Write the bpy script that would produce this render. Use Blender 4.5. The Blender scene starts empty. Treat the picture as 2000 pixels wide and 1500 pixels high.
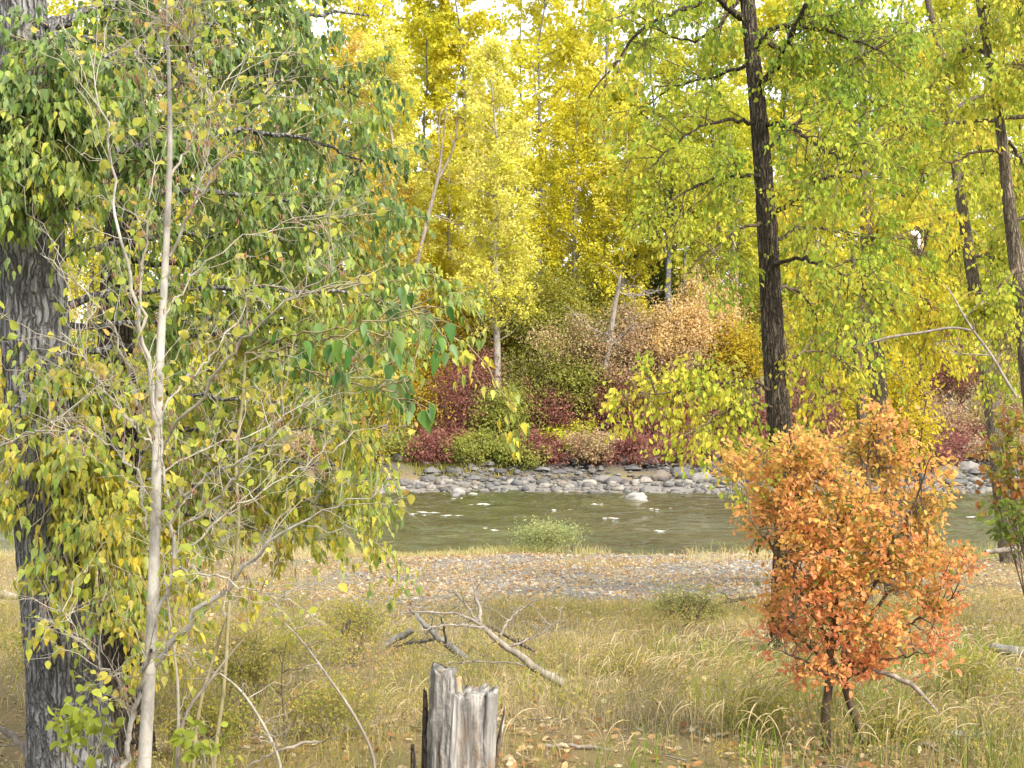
import bpy, math, random
import numpy as np
from mathutils import Vector, Matrix

random.seed(5)
rng = np.random.default_rng(11)
C = bpy.context.scene.collection
scene = bpy.context.scene

# ------------------------------------------------------------------ camera, sky, sun, exposure
F = 3172.0                                   # focal length in photo pixels (2000 wide)
CAM = np.array([0.0, 0.0, 2.6])
PITCH = math.atan2(50, F)                    # the horizon lies a little below the middle
cam_d = bpy.data.cameras.new('camera')
cam_d.sensor_width = 36.0
cam_d.lens = F / 2000 * 36.0
cam_d.clip_end = 900
cam = bpy.data.objects.new('camera', cam_d)
cam.location = CAM
cam.rotation_euler = (math.pi / 2 + PITCH, 0, 0)
C.objects.link(cam)
scene.camera = cam

SUN_AZ, SUN_EL = math.radians(142), math.radians(42)     # to the right, a little behind the viewer
world = bpy.data.worlds.new("World")
scene.world = world
world.use_nodes = True
wn, wl = world.node_tree.nodes, world.node_tree.links
bg = wn['Background']
sky = wn.new('ShaderNodeTexSky')
sky.sky_type = 'NISHITA'
sky.sun_disc = False
sky.sun_elevation = SUN_EL
sky.sun_rotation = SUN_AZ
sky.air_density = 1.0
sky.dust_density = 6.0
sky.ozone_density = 0.5
veil = wn.new('ShaderNodeMix')                # a thin bright veil of cloud over the blue
veil.data_type = 'RGBA'
veil.inputs[0].default_value = 0.6
veil.inputs[7].default_value = (8.0, 8.1, 8.2, 1)
wl.new(sky.outputs[0], veil.inputs[6])
wl.new(veil.outputs[2], bg.inputs[0])
bg.inputs[1].default_value = 0.15
sun_d = bpy.data.lights.new('sun', 'SUN')
sun_d.energy = 2.9
sun_d.angle = math.radians(8.0)
sun_d.color = (1.0, 0.93, 0.80)
sun = bpy.data.objects.new('sun', sun_d)
sv = Vector((math.sin(SUN_AZ) * math.cos(SUN_EL), math.cos(SUN_AZ) * math.cos(SUN_EL), math.sin(SUN_EL)))
sun.rotation_euler = sv.to_track_quat('Z', 'Y').to_euler()
sun.location = (30, -20, 40)
C.objects.link(sun)
scene.view_settings.view_transform = 'Standard'
scene.view_settings.look = 'None'
scene.view_settings.gamma = 1
scene.view_settings.use_curve_mapping = False
scene.view_settings.exposure = 1.08
scene.cycles.max_bounces = 8
scene.cycles.diffuse_bounces = 4
scene.cycles.transmission_bounces = 6

ORD = ['first', 'second', 'third', 'fourth', 'fifth', 'sixth', 'seventh', 'eighth', 'ninth', 'tenth', 'eleventh', 'twelfth', 'thirteenth', 'fourteenth', 'fifteenth', 'sixteenth', 'seventeenth', 'eighteenth', 'nineteenth', 'twentieth', 'twenty-first', 'twenty-second', 'twenty-third', 'twenty-fourth', 'twenty-fifth']
# ------------------------------------------------------------------ small maths
_c, _s = math.cos(PITCH), math.sin(PITCH)
def W(x, y, d):
    """The point at depth d (metres along +Y) that stands at photo pixel (x, y)."""
    u, v = (x - 1000) / F, (750 - y) / F
    dy, dz = _c - v * _s, _s + v * _c
    return np.array([u / dy * d, d, CAM[2] + dz / dy * d])

def nrm(a):
    return a / np.maximum(np.linalg.norm(a, axis=-1, keepdims=True), 1e-9)

def rsph(n):
    return nrm(rng.normal(size=(n, 3)))

def wave(x, y, f, seed):
    """Cheap smooth noise in about -1..1."""
    r = np.random.default_rng(seed)
    out = 0
    for k in range(6):
        a = r.uniform(0, math.tau)
        ff = f * r.uniform(.55, 1.7)
        out = out + np.sin((x * math.cos(a) + y * math.sin(a)) * ff + r.uniform(0, math.tau))
    return out / 3.2

PY = [-30, 0, 6, 10, 12, 16, 20, 24, 30, 38, 42, 46, 52, 70, 75, 78.6, 81, 83, 85, 88, 100, 130, 200, 420]
PZ = [1.2, .9, .5, .1, .03, -.05, -.2, -.42, -.75, -1.0, -1.16, -1.6, -2.1, -2.1, -1.5, -1.08, -.85, -.25, .65, 1.05, 1.5, 2.6, 6, 22]
def gz(x, y):
    x, y = np.asarray(x, float), np.asarray(y, float)
    z = np.interp(y + .45 * wave(x, x * 0, .35, 3), PY, PZ)
    near = np.clip((y - 4) / 6, 0, 1) * np.clip((47 - y) / 8, 0, 1)
    return z + near * (.07 * wave(x, y, .8, 5) + .03 * wave(x, y, 2.7, 6)) + np.clip((y - 80) / 8, 0, 1) * .22 * wave(x, y, .6, 8)
WATER = -1.3

def gravel(x, y):
    """0..1: how bare and pebbly the near shore is."""
    band = np.clip((y - 24.5 - 3.2 * wave(x, y * .8, .55, 21)) / 3.0, 0, 1) * np.clip((42.3 - y) / 1.2, 0, 1)
    side = np.clip((x + 4.6) / 3.2, 0.08, 1) * np.clip((7.4 - x) / 2.2, .25, 1)
    return np.clip(band * side * (1.0 + .5 * wave(x, y, 1.1, 22)), 0, 1)

def smooth(pts, n):
    P = np.asarray(pts, float)
    for _ in range(2):
        if len(P) > 2:
            Q = np.empty((2 * len(P), P.shape[1]))
            Q[0], Q[-1] = P[0], P[-1]
            a, b = P[:-1], P[1:]
            Q[1:-1:2] = .75 * a + .25 * b
            Q[2:-1:2] = .25 * a + .75 * b
            P = Q
    l = np.r_[0, np.cumsum(np.linalg.norm(np.diff(P[:, :3], axis=0), axis=1))]
    t = np.linspace(0, l[-1], n)
    return np.stack([np.interp(t, l, P[:, k]) for k in range(P.shape[1])], 1)

# ------------------------------------------------------------------ mesh helpers
def link(o, parent=None):
    C.objects.link(o)
    if parent is not None:
        o.parent = parent
    return o

def mesh_np(name, V, faces, mat, col=None, smoothed=False):
    """V (n,3); faces = list of (m,3) / (m,4) index arrays; col = (n,3) colours of the leaves."""
    me = bpy.data.meshes.new(name)
    V = np.ascontiguousarray(V, dtype=np.float32)
    faces = [f for f in faces if len(f)]
    me.vertices.add(len(V))
    me.vertices.foreach_set('co', V.ravel())
    loops = np.concatenate([f.ravel() for f in faces]).astype(np.int32)
    tot = np.concatenate([np.full(len(f), f.shape[1], np.int32) for f in faces])
    start = np.r_[0, np.cumsum(tot)[:-1]].astype(np.int32)
    me.loops.add(len(loops))
    me.loops.foreach_set('vertex_index', loops)
    me.polygons.add(len(tot))
    me.polygons.foreach_set('loop_start', start)
    me.polygons.foreach_set('loop_total', tot)
    if smoothed:
        me.polygons.foreach_set('use_smooth', np.ones(len(tot), bool))
    me.update(calc_edges=True)
    if col is not None:
        at = me.attributes.new('Col', 'FLOAT_COLOR', 'POINT')
        c4 = np.ones((len(V), 4), np.float32)
        c4[:, :3] = col
        at.data.foreach_set('color', c4.ravel())
    me.materials.append(mat)
    return me

def obj(name, me, parent=None, kind=None, label=None):
    o = bpy.data.objects.new(name, me)
    link(o, parent)
    if kind:
        o['kind'] = kind
    if label:
        o['label'] = label
    return o

def thing(name, label, cat, loc, group=None):
    o = bpy.data.objects.new(name, None)
    o.empty_display_size = .2
    C.objects.link(o)
    o.location = loc
    o['label'] = label
    o['category'] = cat
    if group:
        o['group'] = group
    return o

def tag(o, label, cat, group=None):
    o['label'] = label
    o['category'] = cat
    if group:
        o['group'] = group
    return o

def tubes(P, R, k, off=0):
    """P (B,N,3) polylines, R (B,N) radii -> verts, quads"""
    B, N, _ = P.shape
    T = nrm(np.gradient(P, axis=1))
    m = nrm(T.mean(1))
    ref = np.where(np.abs(m[:, 2:3]) > .8, np.array([[1., 0, 0]]), np.array([[0, 0, 1.]]))[:, None, :]
    U = nrm(np.cross(T, ref))
    Wv = np.cross(T, U)
    a = np.linspace(0, math.tau, k, endpoint=False)
    ring = P[:, :, None, :] + R[:, :, None, None] * (np.cos(a)[None, None, :, None] * U[:, :, None, :] + np.sin(a)[None, None, :, None] * Wv[:, :, None, :])
    V = ring.reshape(-1, 3)
    b, i, j = np.meshgrid(np.arange(B), np.arange(N - 1), np.arange(k), indexing='ij')
    j2 = (j + 1) % k
    base = (b * N + i) * k
    Q = np.stack([base + j, base + j2, base + k + j2, base + k + j], -1).reshape(-1, 4) + off
    return V, Q

class Acc:
    def __init__(self):
        self.V, self.Fs, self.n = [], [], 0
    def add(self, V, Fl):
        for f in Fl:
            self.Fs.append(np.asarray(f) + self.n)
        self.V.append(V)
        self.n += len(V)
    def tube(self, P, R, k):
        V, Q = tubes(P, R, k)
        self.add(V, [Q])
    def build(self, name, mat, parent=None, kind=None, base=None, label=None, smoothed=True):
        if not self.V:
            return None
        V = np.concatenate(self.V)
        if base is not None:
            V = V - np.asarray(base)
        tri = [f for f in self.Fs if f.shape[1] == 3]
        quad = [f for f in self.Fs if f.shape[1] == 4]
        fl = ([np.concatenate(tri)] if tri else []) + ([np.concatenate(quad)] if quad else [])
        return obj(name, mesh_np(name, V, fl, mat, smoothed=smoothed), parent, kind, label)

# leaf shapes: x to the tip, y across, z up
def _fan(outline, mid):
    n = len(outline)
    V = np.array(outline + [mid], float)
    Fc = np.array([(n, i, (i + 1) % n) for i in range(n)])
    return V, Fc
LEAF = {
    'tiny': (np.array([(0, 0, 0), (.45, -.36, .08), (1, 0, -.03), (.45, .36, .08)], float), np.array([(0, 1, 2), (0, 2, 3)])),
    'ovate': _fan([(0, 0, 0), (.14, -.24, .07), (.42, -.37, .10), (.76, -.23, .04), (1, 0, -.08), (.76, .23, .04), (.42, .37, .10), (.14, .24, .07)], (.45, 0, 0)),
    'delta': _fan([(0, 0, 0), (.05, -.17, .05), (.26, -.27, .08), (.62, -.15, .03), (1, 0, -.10), (.62, .15, .03), (.26, .27, .08), (.05, .17, .05)], (.34, 0, 0)),
    'small': (np.array([(0, 0, 0), (.3, -.3, .07), (.72, -.22, .04), (1, 0, -.04), (.72, .22, .04), (.3, .3, .07)], float), np.array([(0, 1, 2), (0, 2, 3), (0, 3, 4), (0, 4, 5)])),
}

def leaf_frames(D, Nn):
    D = nrm(D)
    Nn = nrm(Nn - D * (Nn * D).sum(-1, keepdims=True))
    return D, np.cross(Nn, D), Nn

def leaf_mesh(name, pos, D, Nn, L, col, shape, mat):
    V0, F0 = LEAF[shape]
    D, S, Nn = leaf_frames(D, Nn)
    n = len(pos)
    curl = rng.uniform(-.6, 2.2, n)
    wid = rng.uniform(.75, 1.1, n)
    V = pos[:, None] + L[:, None, None] * (V0[None, :, 0, None] * D[:, None] + (V0[None, :, 1] * wid[:, None])[..., None] * S[:, None] + (V0[None, :, 2] * curl[:, None])[..., None] * Nn[:, None])
    Fc = (F0[None] + (np.arange(n) * len(V0))[:, None, None]).reshape(-1, 3)
    return mesh_np(name, V.reshape(-1, 3), [Fc], mat, col=np.repeat(col, len(V0), 0), smoothed=shape != 'tiny')

def palette(pal, u):
    pal = np.asarray(pal, float)
    x = np.clip(u, 0, 1) * (len(pal) - 1)
    i = np.minimum(x.astype(int), len(pal) - 2)
    f = (x - i)[:, None]
    return pal[i] * (1 - f) + pal[i + 1] * f

def grow(starts, ends, sag, nsub, sublen, nleaf, jit, up=0.0, sub_from=.3, down=.5, wob=.06, pal=None, upal=None, subfan=.8):
    """Branches from starts to ends, side twigs, and leaf positions along the twigs."""
    B = len(starts)
    s = np.linspace(0, 1, 7)[None, :, None]
    d = ends - starts
    ln = np.linalg.norm(d, axis=1)
    P = starts[:, None] + d[:, None] * s
    P[:, :, 2] += (np.sin(np.pi * s[..., 0]) * sag) * ln[:, None]
    wv = rng.normal(size=(B, 7, 3)) * wob * ln[:, None, None] * np.minimum(s, .6)
    P = P + wv
    n = B * nsub
    bi = np.repeat(np.arange(B), nsub)
    t = sub_from + (1 - sub_from) * rng.random(n) ** .8
    x = np.minimum(t * 6, 5.999)
    i = x.astype(int)
    f = (x - i)[:, None]
    st = P[bi, i] * (1 - f) + P[bi, i + 1] * f
    tg = nrm(P[bi, i + 1] - P[bi, i])
    dr = nrm(tg * .7 + rsph(n) * subfan + np.array([0, 0, up]))
    sl = sublen * rng.uniform(.5, 1.15, n) * (1.15 - .5 * t)
    q = np.linspace(0, 1, 4)[None, :, None]
    S = st[:, None] + dr[:, None] * (sl[:, None, None] * q)
    S[:, :, 2] += (-(q[..., 0] ** 2) * down * .5) * sl[:, None]
    S[:, 1:] += rng.normal(size=(n, 3, 3)) * (.07 * sl)[:, None, None]
    k = rng.integers(0, n, nleaf)
    tl = .1 + .9 * rng.random(nleaf) ** .75
    x = np.minimum(tl * 3, 2.999)
    i = x.astype(int)
    f = (x - i)[:, None]
    lp = S[k, i] * (1 - f) + S[k, i + 1] * f + rng.normal(size=(nleaf, 3)) * jit
    ld = nrm(S[k, i + 1] - S[k, i])
    lb = bi[k]
    return P, S, lp, ld, lb, ln

def leaf_pose(ld, droop, rough=.7, flat=.5):
    n = len(ld)
    D = nrm(ld * .6 + rsph(n) * rough + np.array([0, 0, -droop]))
    Nn = rsph(n) + np.array([0, 0, flat])
    return D, Nn

def leaf_cols(pal, lb, nb, n, mix=.55, jitter=.16, bias=None):
    ub = rng.random(nb)
    u = mix * ub[lb] + (1 - mix) * rng.random(n)
    if bias is not None:
        u = u + bias
    c = palette(pal, u)
    return c * (1 + rng.uniform(-jitter, jitter, (n, 1)))

# ------------------------------------------------------------------ materials
def new_mat(name):
    m = bpy.data.materials.new(name)
    m.use_nodes = True
    return m, m.node_tree.nodes, m.node_tree.links, m.node_tree.nodes['Principled BSDF']

def ramp(nt, stops):
    r = nt.new('ShaderNodeValToRGB')
    e = r.color_ramp.elements
    while len(e) < len(stops):
        e.new(.5)
    for k, (p, c) in enumerate(stops):
        e[k].position = p
        e[k].color = (*c, 1)
    return r

def leaf_material(name, trans=.42, rough=.42, spec=.35, under=None):
    m, N, L, b = new_mat(name)
    at = N.new('ShaderNodeAttribute'); at.attribute_name = 'Col'
    tc = N.new('ShaderNodeTexCoord')
    nz = N.new('ShaderNodeTexNoise'); nz.inputs['Scale'].default_value = 55; nz.inputs['Detail'].default_value = 2
    L.new(tc.outputs['Object'], nz.inputs['Vector'])
    mr = N.new('ShaderNodeMapRange'); mr.inputs[1].default_value = .3; mr.inputs[2].default_value = .7
    mr.inputs[3].default_value = .8; mr.inputs[4].default_value = 1.15
    L.new(nz.outputs[0], mr.inputs[0])
    mul = N.new('ShaderNodeMix'); mul.data_type = 'RGBA'; mul.blend_type = 'MULTIPLY'; mul.inputs[0].default_value = 1
    L.new(at.outputs['Color'], mul.inputs[6]); L.new(mr.outputs[0], mul.inputs[7])
    c = mul.outputs[2]
    if under is not None:
        g = N.new('ShaderNodeNewGeometry')
        mx = N.new('ShaderNodeMix'); mx.data_type = 'RGBA'
        fac = N.new('ShaderNodeMath'); fac.operation = 'MULTIPLY'; fac.inputs[1].default_value = .35
        L.new(g.outputs['Backfacing'], fac.inputs[0]); L.new(fac.outputs[0], mx.inputs[0])
        L.new(c, mx.inputs[6]); mx.inputs[7].default_value = (*under, 1)
        c = mx.outputs[2]
    L.new(c, b.inputs['Base Color'])
    b.inputs['Roughness'].default_value = rough
    b.inputs['Specular IOR Level'].default_value = spec
    tr = N.new('ShaderNodeBsdfTranslucent')
    g2 = N.new('ShaderNodeGamma'); g2.inputs[1].default_value = .92
    L.new(c, g2.inputs[0]); L.new(g2.outputs[0], tr.inputs['Color'])
    ms = N.new('ShaderNodeMixShader'); ms.inputs[0].default_value = trans
    L.new(b.outputs[0], ms.inputs[1]); L.new(tr.outputs[0], ms.inputs[2])
    L.new(ms.outputs[0], N['Material Output'].inputs[0])
    return m

def bark(name, dark, mid, light, scale=9, stretch=.14, bump=.6, dist=.02, rough=.9, bands=None, stain=None, fissure=None):
    m, N, L, b = new_mat(name)
    tc = N.new('ShaderNodeTexCoord')
    mp = N.new('ShaderNodeMapping'); mp.inputs['Scale'].default_value = (1, 1, stretch)
    L.new(tc.outputs['Object'], mp.inputs[0])
    nz = N.new('ShaderNodeTexNoise'); nz.inputs['Scale'].default_value = scale; nz.inputs['Detail'].default_value = 8; nz.inputs['Roughness'].default_value = .68
    L.new(mp.outputs[0], nz.inputs[0])
    r = ramp(N, [(.28, dark), (.5, mid), (.72, light)])
    L.new(nz.outputs[0], r.inputs[0])
    n2 = N.new('ShaderNodeTexNoise'); n2.inputs['Scale'].default_value = 1.6; n2.inputs['Detail'].default_value = 4
    L.new(tc.outputs['Object'], n2.inputs[0])
    mr = N.new('ShaderNodeMapRange'); mr.inputs[1].default_value = .3; mr.inputs[2].default_value = .7; mr.inputs[3].default_value = .65; mr.inputs[4].default_value = 1.2
    L.new(n2.outputs[0], mr.inputs[0])
    mx = N.new('ShaderNodeMix'); mx.data_type = 'RGBA'; mx.blend_type = 'MULTIPLY'; mx.inputs[0].default_value = 1
    L.new(r.outputs[0], mx.inputs[6]); L.new(mr.outputs[0], mx.inputs[7])
    c = mx.outputs[2]
    if stain:
        mp3 = N.new('ShaderNodeMapping'); mp3.inputs['Scale'].default_value = (7, 7, 2.2)
        L.new(tc.outputs['Object'], mp3.inputs[0])
        n4 = N.new('ShaderNodeTexNoise'); n4.inputs['Scale'].default_value = 1.0; n4.inputs['Detail'].default_value = 7; n4.inputs['Roughness'].default_value = .65
        L.new(mp3.outputs[0], n4.inputs[0])
        r4 = ramp(N, [(.52, (0, 0, 0)), (.66, (.8, .8, .8))])
        L.new(n4.outputs[0], r4.inputs[0])
        ms = N.new('ShaderNodeMix'); ms.data_type = 'RGBA'
        L.new(r4.outputs[0], ms.inputs[0]); L.new(c, ms.inputs[6]); ms.inputs[7].default_value = (*stain, 1)
        c = ms.outputs[2]
    if bands:
        mp2 = N.new('ShaderNodeMapping'); mp2.inputs['Scale'].default_value = (3, 3, 26)
        L.new(tc.outputs['Object'], mp2.inputs[0])
        n3 = N.new('ShaderNodeTexNoise'); n3.inputs['Scale'].default_value = 1.0; n3.inputs['Detail'].default_value = 3
        L.new(mp2.outputs[0], n3.inputs[0])
        r3 = ramp(N, [(.60, (0, 0, 0)), (.70, (1, 1, 1))])
        L.new(n3.outputs[0], r3.inputs[0])
        mb = N.new('ShaderNodeMix'); mb.data_type = 'RGBA'
        L.new(r3.outputs[0], mb.inputs[0]); L.new(c, mb.inputs[6]); mb.inputs[7].default_value = (*bands, 1)
        c = mb.outputs[2]
    L.new(c, b.inputs['Base Color'])
    b.inputs['Roughness'].default_value = rough
    b.inputs['Specular IOR Level'].default_value = .2
    bp = N.new('ShaderNodeBump'); bp.inputs['Strength'].default_value = bump; bp.inputs['Distance'].default_value = dist
    h = nz.outputs[0]
    if fissure:                                   # interlocking furrows between the bark plates
        sc, st, depth = fissure
        mpf = N.new('ShaderNodeMapping'); mpf.inputs['Scale'].default_value = (1, 1, st)
        nd = N.new('ShaderNodeTexNoise'); nd.inputs['Scale'].default_value = 6; nd.inputs['Detail'].default_value = 4
        L.new(tc.outputs['Object'], nd.inputs[0])
        va = N.new('ShaderNodeVectorMath'); va.operation = 'MULTIPLY_ADD'; va.inputs[1].default_value = (.10, .10, .22)
        L.new(nd.outputs['Color'], va.inputs[0]); L.new(tc.outputs['Object'], va.inputs[2]); L.new(va.outputs[0], mpf.inputs[0])
        vo = N.new('ShaderNodeTexVoronoi'); vo.feature = 'DISTANCE_TO_EDGE'; vo.inputs['Scale'].default_value = sc
        L.new(mpf.outputs[0], vo.inputs['Vector'])
        fr = N.new('ShaderNodeMapRange'); fr.inputs[1].default_value = 0; fr.inputs[2].default_value = .22
        L.new(vo.outputs['Distance'], fr.inputs[0])
        fm = N.new('ShaderNodeMapRange'); fm.inputs[3].default_value = .5; fm.inputs[4].default_value = 1.15
        L.new(fr.outputs[0], fm.inputs[0])
        fx = N.new('ShaderNodeMix'); fx.data_type = 'RGBA'; fx.blend_type = 'MULTIPLY'; fx.inputs[0].default_value = 1
        L.new(c, fx.inputs[6]); L.new(fm.outputs[0], fx.inputs[7]); L.new(fx.outputs[2], b.inputs['Base Color'])
        hh = N.new('ShaderNodeMath'); hh.operation = 'MULTIPLY_ADD'; hh.inputs[1].default_value = depth
        L.new(fr.outputs[0], hh.inputs[0]); L.new(nz.outputs[0], hh.inputs[2])
        h = hh.outputs[0]
    L.new(h, bp.inputs['Height']); L.new(bp.outputs[0], b.inputs['Normal'])
    return m

M_LEAF = leaf_material('leaf_thin', .5, .55, .2)
M_COTTON = leaf_material('leaf_glossy', .42, .45, .35, under=(.26, .34, .16))
M_GREYBARK = bark('bark_grey', (.09, .088, .086), (.24, .24, .242), (.42, .42, .425), 48, .12, 1.0, .03, fissure=(26, .13, 1.3))
M_DARKBARK = bark('bark_dark', (.04, .033, .026), (.115, .094, .072), (.23, .195, .155), 46, .12, 1.0, .03, fissure=(30, .12, 1.3))
M_BROWNBARK = bark('bark_brown', (.06, .047, .035), (.165, .135, .10), (.30, .255, .20), 40, .12, .9, .02, fissure=(30, .13, 1.0))
M_PALEBARK = bark('bark_pale', (.17, .16, .14), (.34, .325, .295), (.50, .48, .44), 12, .5, .3, .008, .7, bands=(.20, .17, .13))
M_TWIG = bark('twig_bark', (.18, .165, .13), (.33, .305, .25), (.48, .45, .38), 18, .4, .2, .005)
M_BROWNTWIG = bark('twig_brown', (.05, .036, .025), (.11, .08, .055), (.2, .16, .12), 18, .4, .2, .005)
M_YTWIG = bark('twig_yellow', (.15, .13, .07), (.26, .23, .12), (.40, .36, .22), 18, .4, .2, .005)
M_WHITEBARK = bark('bark_white', (.14, .13, .11), (.30, .285, .25), (.46, .44, .39), 5, .3, .3, .02, bands=(.16, .14, .12))
M_DEAD = bark('dead_wood', (.10, .085, .07), (.24, .21, .18), (.40, .37, .33), 16, .12, .7, .012)
M_LOG = bark('log_wood', (.06, .055, .05), (.17, .165, .155), (.30, .29, .28), 12, .3, .7, .015)
M_STUMP = bark('stump_wood', (.05, .045, .04), (.30, .29, .275), (.54, .53, .51), 30, .05, 1.0, .014, stain=(.20, .13, .075), fissure=(8, .04, 1.0))
M_RAWWOOD = bark('raw_wood', (.22, .15, .09), (.44, .33, .2), (.58, .47, .32), 22, .08, .7, .01)

def ground_mat():
    m, N, L, b = new_mat('ground_soil')
    tc = N.new('ShaderNodeTexCoord')
    def noise(sc, det=6, ro=.6):
        n = N.new('ShaderNodeTexNoise'); n.inputs['Scale'].default_value = sc; n.inputs['Detail'].default_value = det; n.inputs['Roughness'].default_value = ro
        L.new(tc.outputs['Object'], n.inputs[0]); return n
    n1, n2, n3 = noise(1.1), noise(34, 10, .75), noise(70, 6, .7)
    r1 = ramp(N, [(.3, (.10, .082, .042)), (.5, (.20, .155, .08)), (.7, (.31, .25, .14))])
    L.new(n2.outputs[0], r1.inputs[0])
    r2 = ramp(N, [(.35, (.16, .17, .06)), (.65, (.32, .22, .11))])
    L.new(n1.outputs[0], r2.inputs[0])
    mx = N.new('ShaderNodeMix'); mx.data_type = 'RGBA'; mx.inputs[0].default_value = .45
    L.new(r1.outputs[0], mx.inputs[6]); L.new(r2.outputs[0], mx.inputs[7])
    r3 = ramp(N, [(.3, (.10, .095, .09)), (.5, (.20, .19, .175)), (.68, (.32, .30, .27))])
    L.new(n3.outputs[0], r3.inputs[0])
    at = N.new('ShaderNodeAttribute'); at.attribute_name = 'Col'
    sp = N.new('ShaderNodeSeparateColor'); L.new(at.outputs['Color'], sp.inputs[0])
    m2 = N.new('ShaderNodeMix'); m2.data_type = 'RGBA'
    L.new(sp.outputs[0], m2.inputs[0]); L.new(mx.outputs[2], m2.inputs[6]); L.new(r3.outputs[0], m2.inputs[7])
    r4 = ramp(N, [(.3, (.035, .03, .026)), (.55, (.10, .095, .09)), (.75, (.19, .185, .18))])
    L.new(n2.outputs[0], r4.inputs[0])
    m3 = N.new('ShaderNodeMix'); m3.data_type = 'RGBA'
    L.new(sp.outputs[1], m3.inputs[0]); L.new(m2.outputs[2], m3.inputs[6]); L.new(r4.outputs[0], m3.inputs[7])
    r5 = ramp(N, [(.35, (.05, .065, .015)), (.65, (.16, .17, .04))])
    L.new(n2.outputs[0], r5.inputs[0])
    m4 = N.new('ShaderNodeMix'); m4.data_type = 'RGBA'
    L.new(sp.outputs[2], m4.inputs[0]); L.new(m3.outputs[2], m4.inputs[6]); L.new(r5.outputs[0], m4.inputs[7])
    L.new(m4.outputs[2], b.inputs['Base Color'])
    b.inputs['Roughness'].default_value = .95
    b.inputs['Specular IOR Level'].default_value = .15
    bp = N.new('ShaderNodeBump'); bp.inputs['Strength'].default_value = 1.0; bp.inputs['Distance'].default_value = .04
    L.new(n2.outputs[0], bp.inputs['Height']); L.new(bp.outputs[0], b.inputs['Normal'])
    return m

def stone_mat():
    m, N, L, b = new_mat('river_stone')
    at = N.new('ShaderNodeAttribute'); at.attribute_name = 'Col'
    tc = N.new('ShaderNodeTexCoord')
    n = N.new('ShaderNodeTexNoise'); n.inputs['Scale'].default_value = 9; n.inputs['Detail'].default_value = 8; n.inputs['Roughness'].default_value = .7
    L.new(tc.outputs['Object'], n.inputs[0])
    mr = N.new('ShaderNodeMapRange'); mr.inputs[1].default_value = .3; mr.inputs[2].default_value = .7; mr.inputs[3].default_value = .6; mr.inputs[4].default_value = 1.25
    L.new(n.outputs[0], mr.inputs[0])
    mx = N.new('ShaderNodeMix'); mx.data_type = 'RGBA'; mx.blend_type = 'MULTIPLY'; mx.inputs[0].default_value = 1
    L.new(at.outputs['Color'], mx.inputs[6]); L.new(mr.outputs[0], mx.inputs[7])
    L.new(mx.outputs[2], b.inputs['Base Color'])
    b.inputs['Roughness'].default_value = .8
    bp = N.new('ShaderNodeBump'); bp.inputs['Strength'].default_value = .5; bp.inputs['Distance'].default_value = .04
    L.new(n.outputs[0], bp.inputs['Height']); L.new(bp.outputs[0], b.inputs['Normal'])
    return m

def water_mat():
    m, N, L, b = new_mat('river_water')
    tc = N.new('ShaderNodeTexCoord')
    def noise(scale, vec):
        mp = N.new('ShaderNodeMapping'); mp.inputs['Scale'].default_value = vec
        L.new(tc.outputs['Object'], mp.inputs[0])
        n = N.new('ShaderNodeTexNoise'); n.inputs['Scale'].default_value = scale; n.inputs['Detail'].default_value = 5; n.inputs['Roughness'].default_value = .6
        L.new(mp.outputs[0], n.inputs[0]); return n
    a, c, d, e = noise(2.6, (1, .8, 1)), noise(8, (1, .8, 1)), noise(.35, (1, 1.2, 1)), noise(.9, (.5, 1.3, 1))
    ad = N.new('ShaderNodeMath'); ad.operation = 'MULTIPLY_ADD'; ad.inputs[1].default_value = .55
    L.new(c.outputs[0], ad.inputs[0]); L.new(a.outputs[0], ad.inputs[2])
    bp = N.new('ShaderNodeBump'); bp.inputs['Strength'].default_value = .9; bp.inputs['Distance'].default_value = .10
    ae = N.new('ShaderNodeMath'); ae.operation = 'MULTIPLY_ADD'; ae.inputs[1].default_value = 2.4
    L.new(e.outputs[0], ae.inputs[0]); L.new(ad.outputs[0], ae.inputs[2])
    L.new(ae.outputs[0], bp.inputs['Height']); L.new(bp.outputs[0], b.inputs['Normal'])
    r = ramp(N, [(.3, (.034, .040, .015)), (.7, (.085, .090, .036))])
    L.new(d.outputs[0], r.inputs[0]); L.new(r.outputs[0], b.inputs['Base Color'])
    b.inputs['Roughness'].default_value = .05
    b.inputs['IOR'].default_value = 1.33
    return m

def plain(name, c, rough=.6, metal=0):
    m, N, L, b = new_mat(name)
    tc = N.new('ShaderNodeTexCoord')
    n = N.new('ShaderNodeTexNoise'); n.inputs['Scale'].default_value = 12; n.inputs['Detail'].default_value = 5
    L.new(tc.outputs['Object'], n.inputs[0])
    r = ramp(N, [(.3, tuple(v * .8 for v in c)), (.7, tuple(min(1, v * 1.1) for v in c))])
    L.new(n.outputs[0], r.inputs[0]); L.new(r.outputs[0], b.inputs['Base Color'])
    b.inputs['Roughness'].default_value = rough; b.inputs['Metallic'].default_value = metal
    return m
M_STONE = stone_mat()

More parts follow.
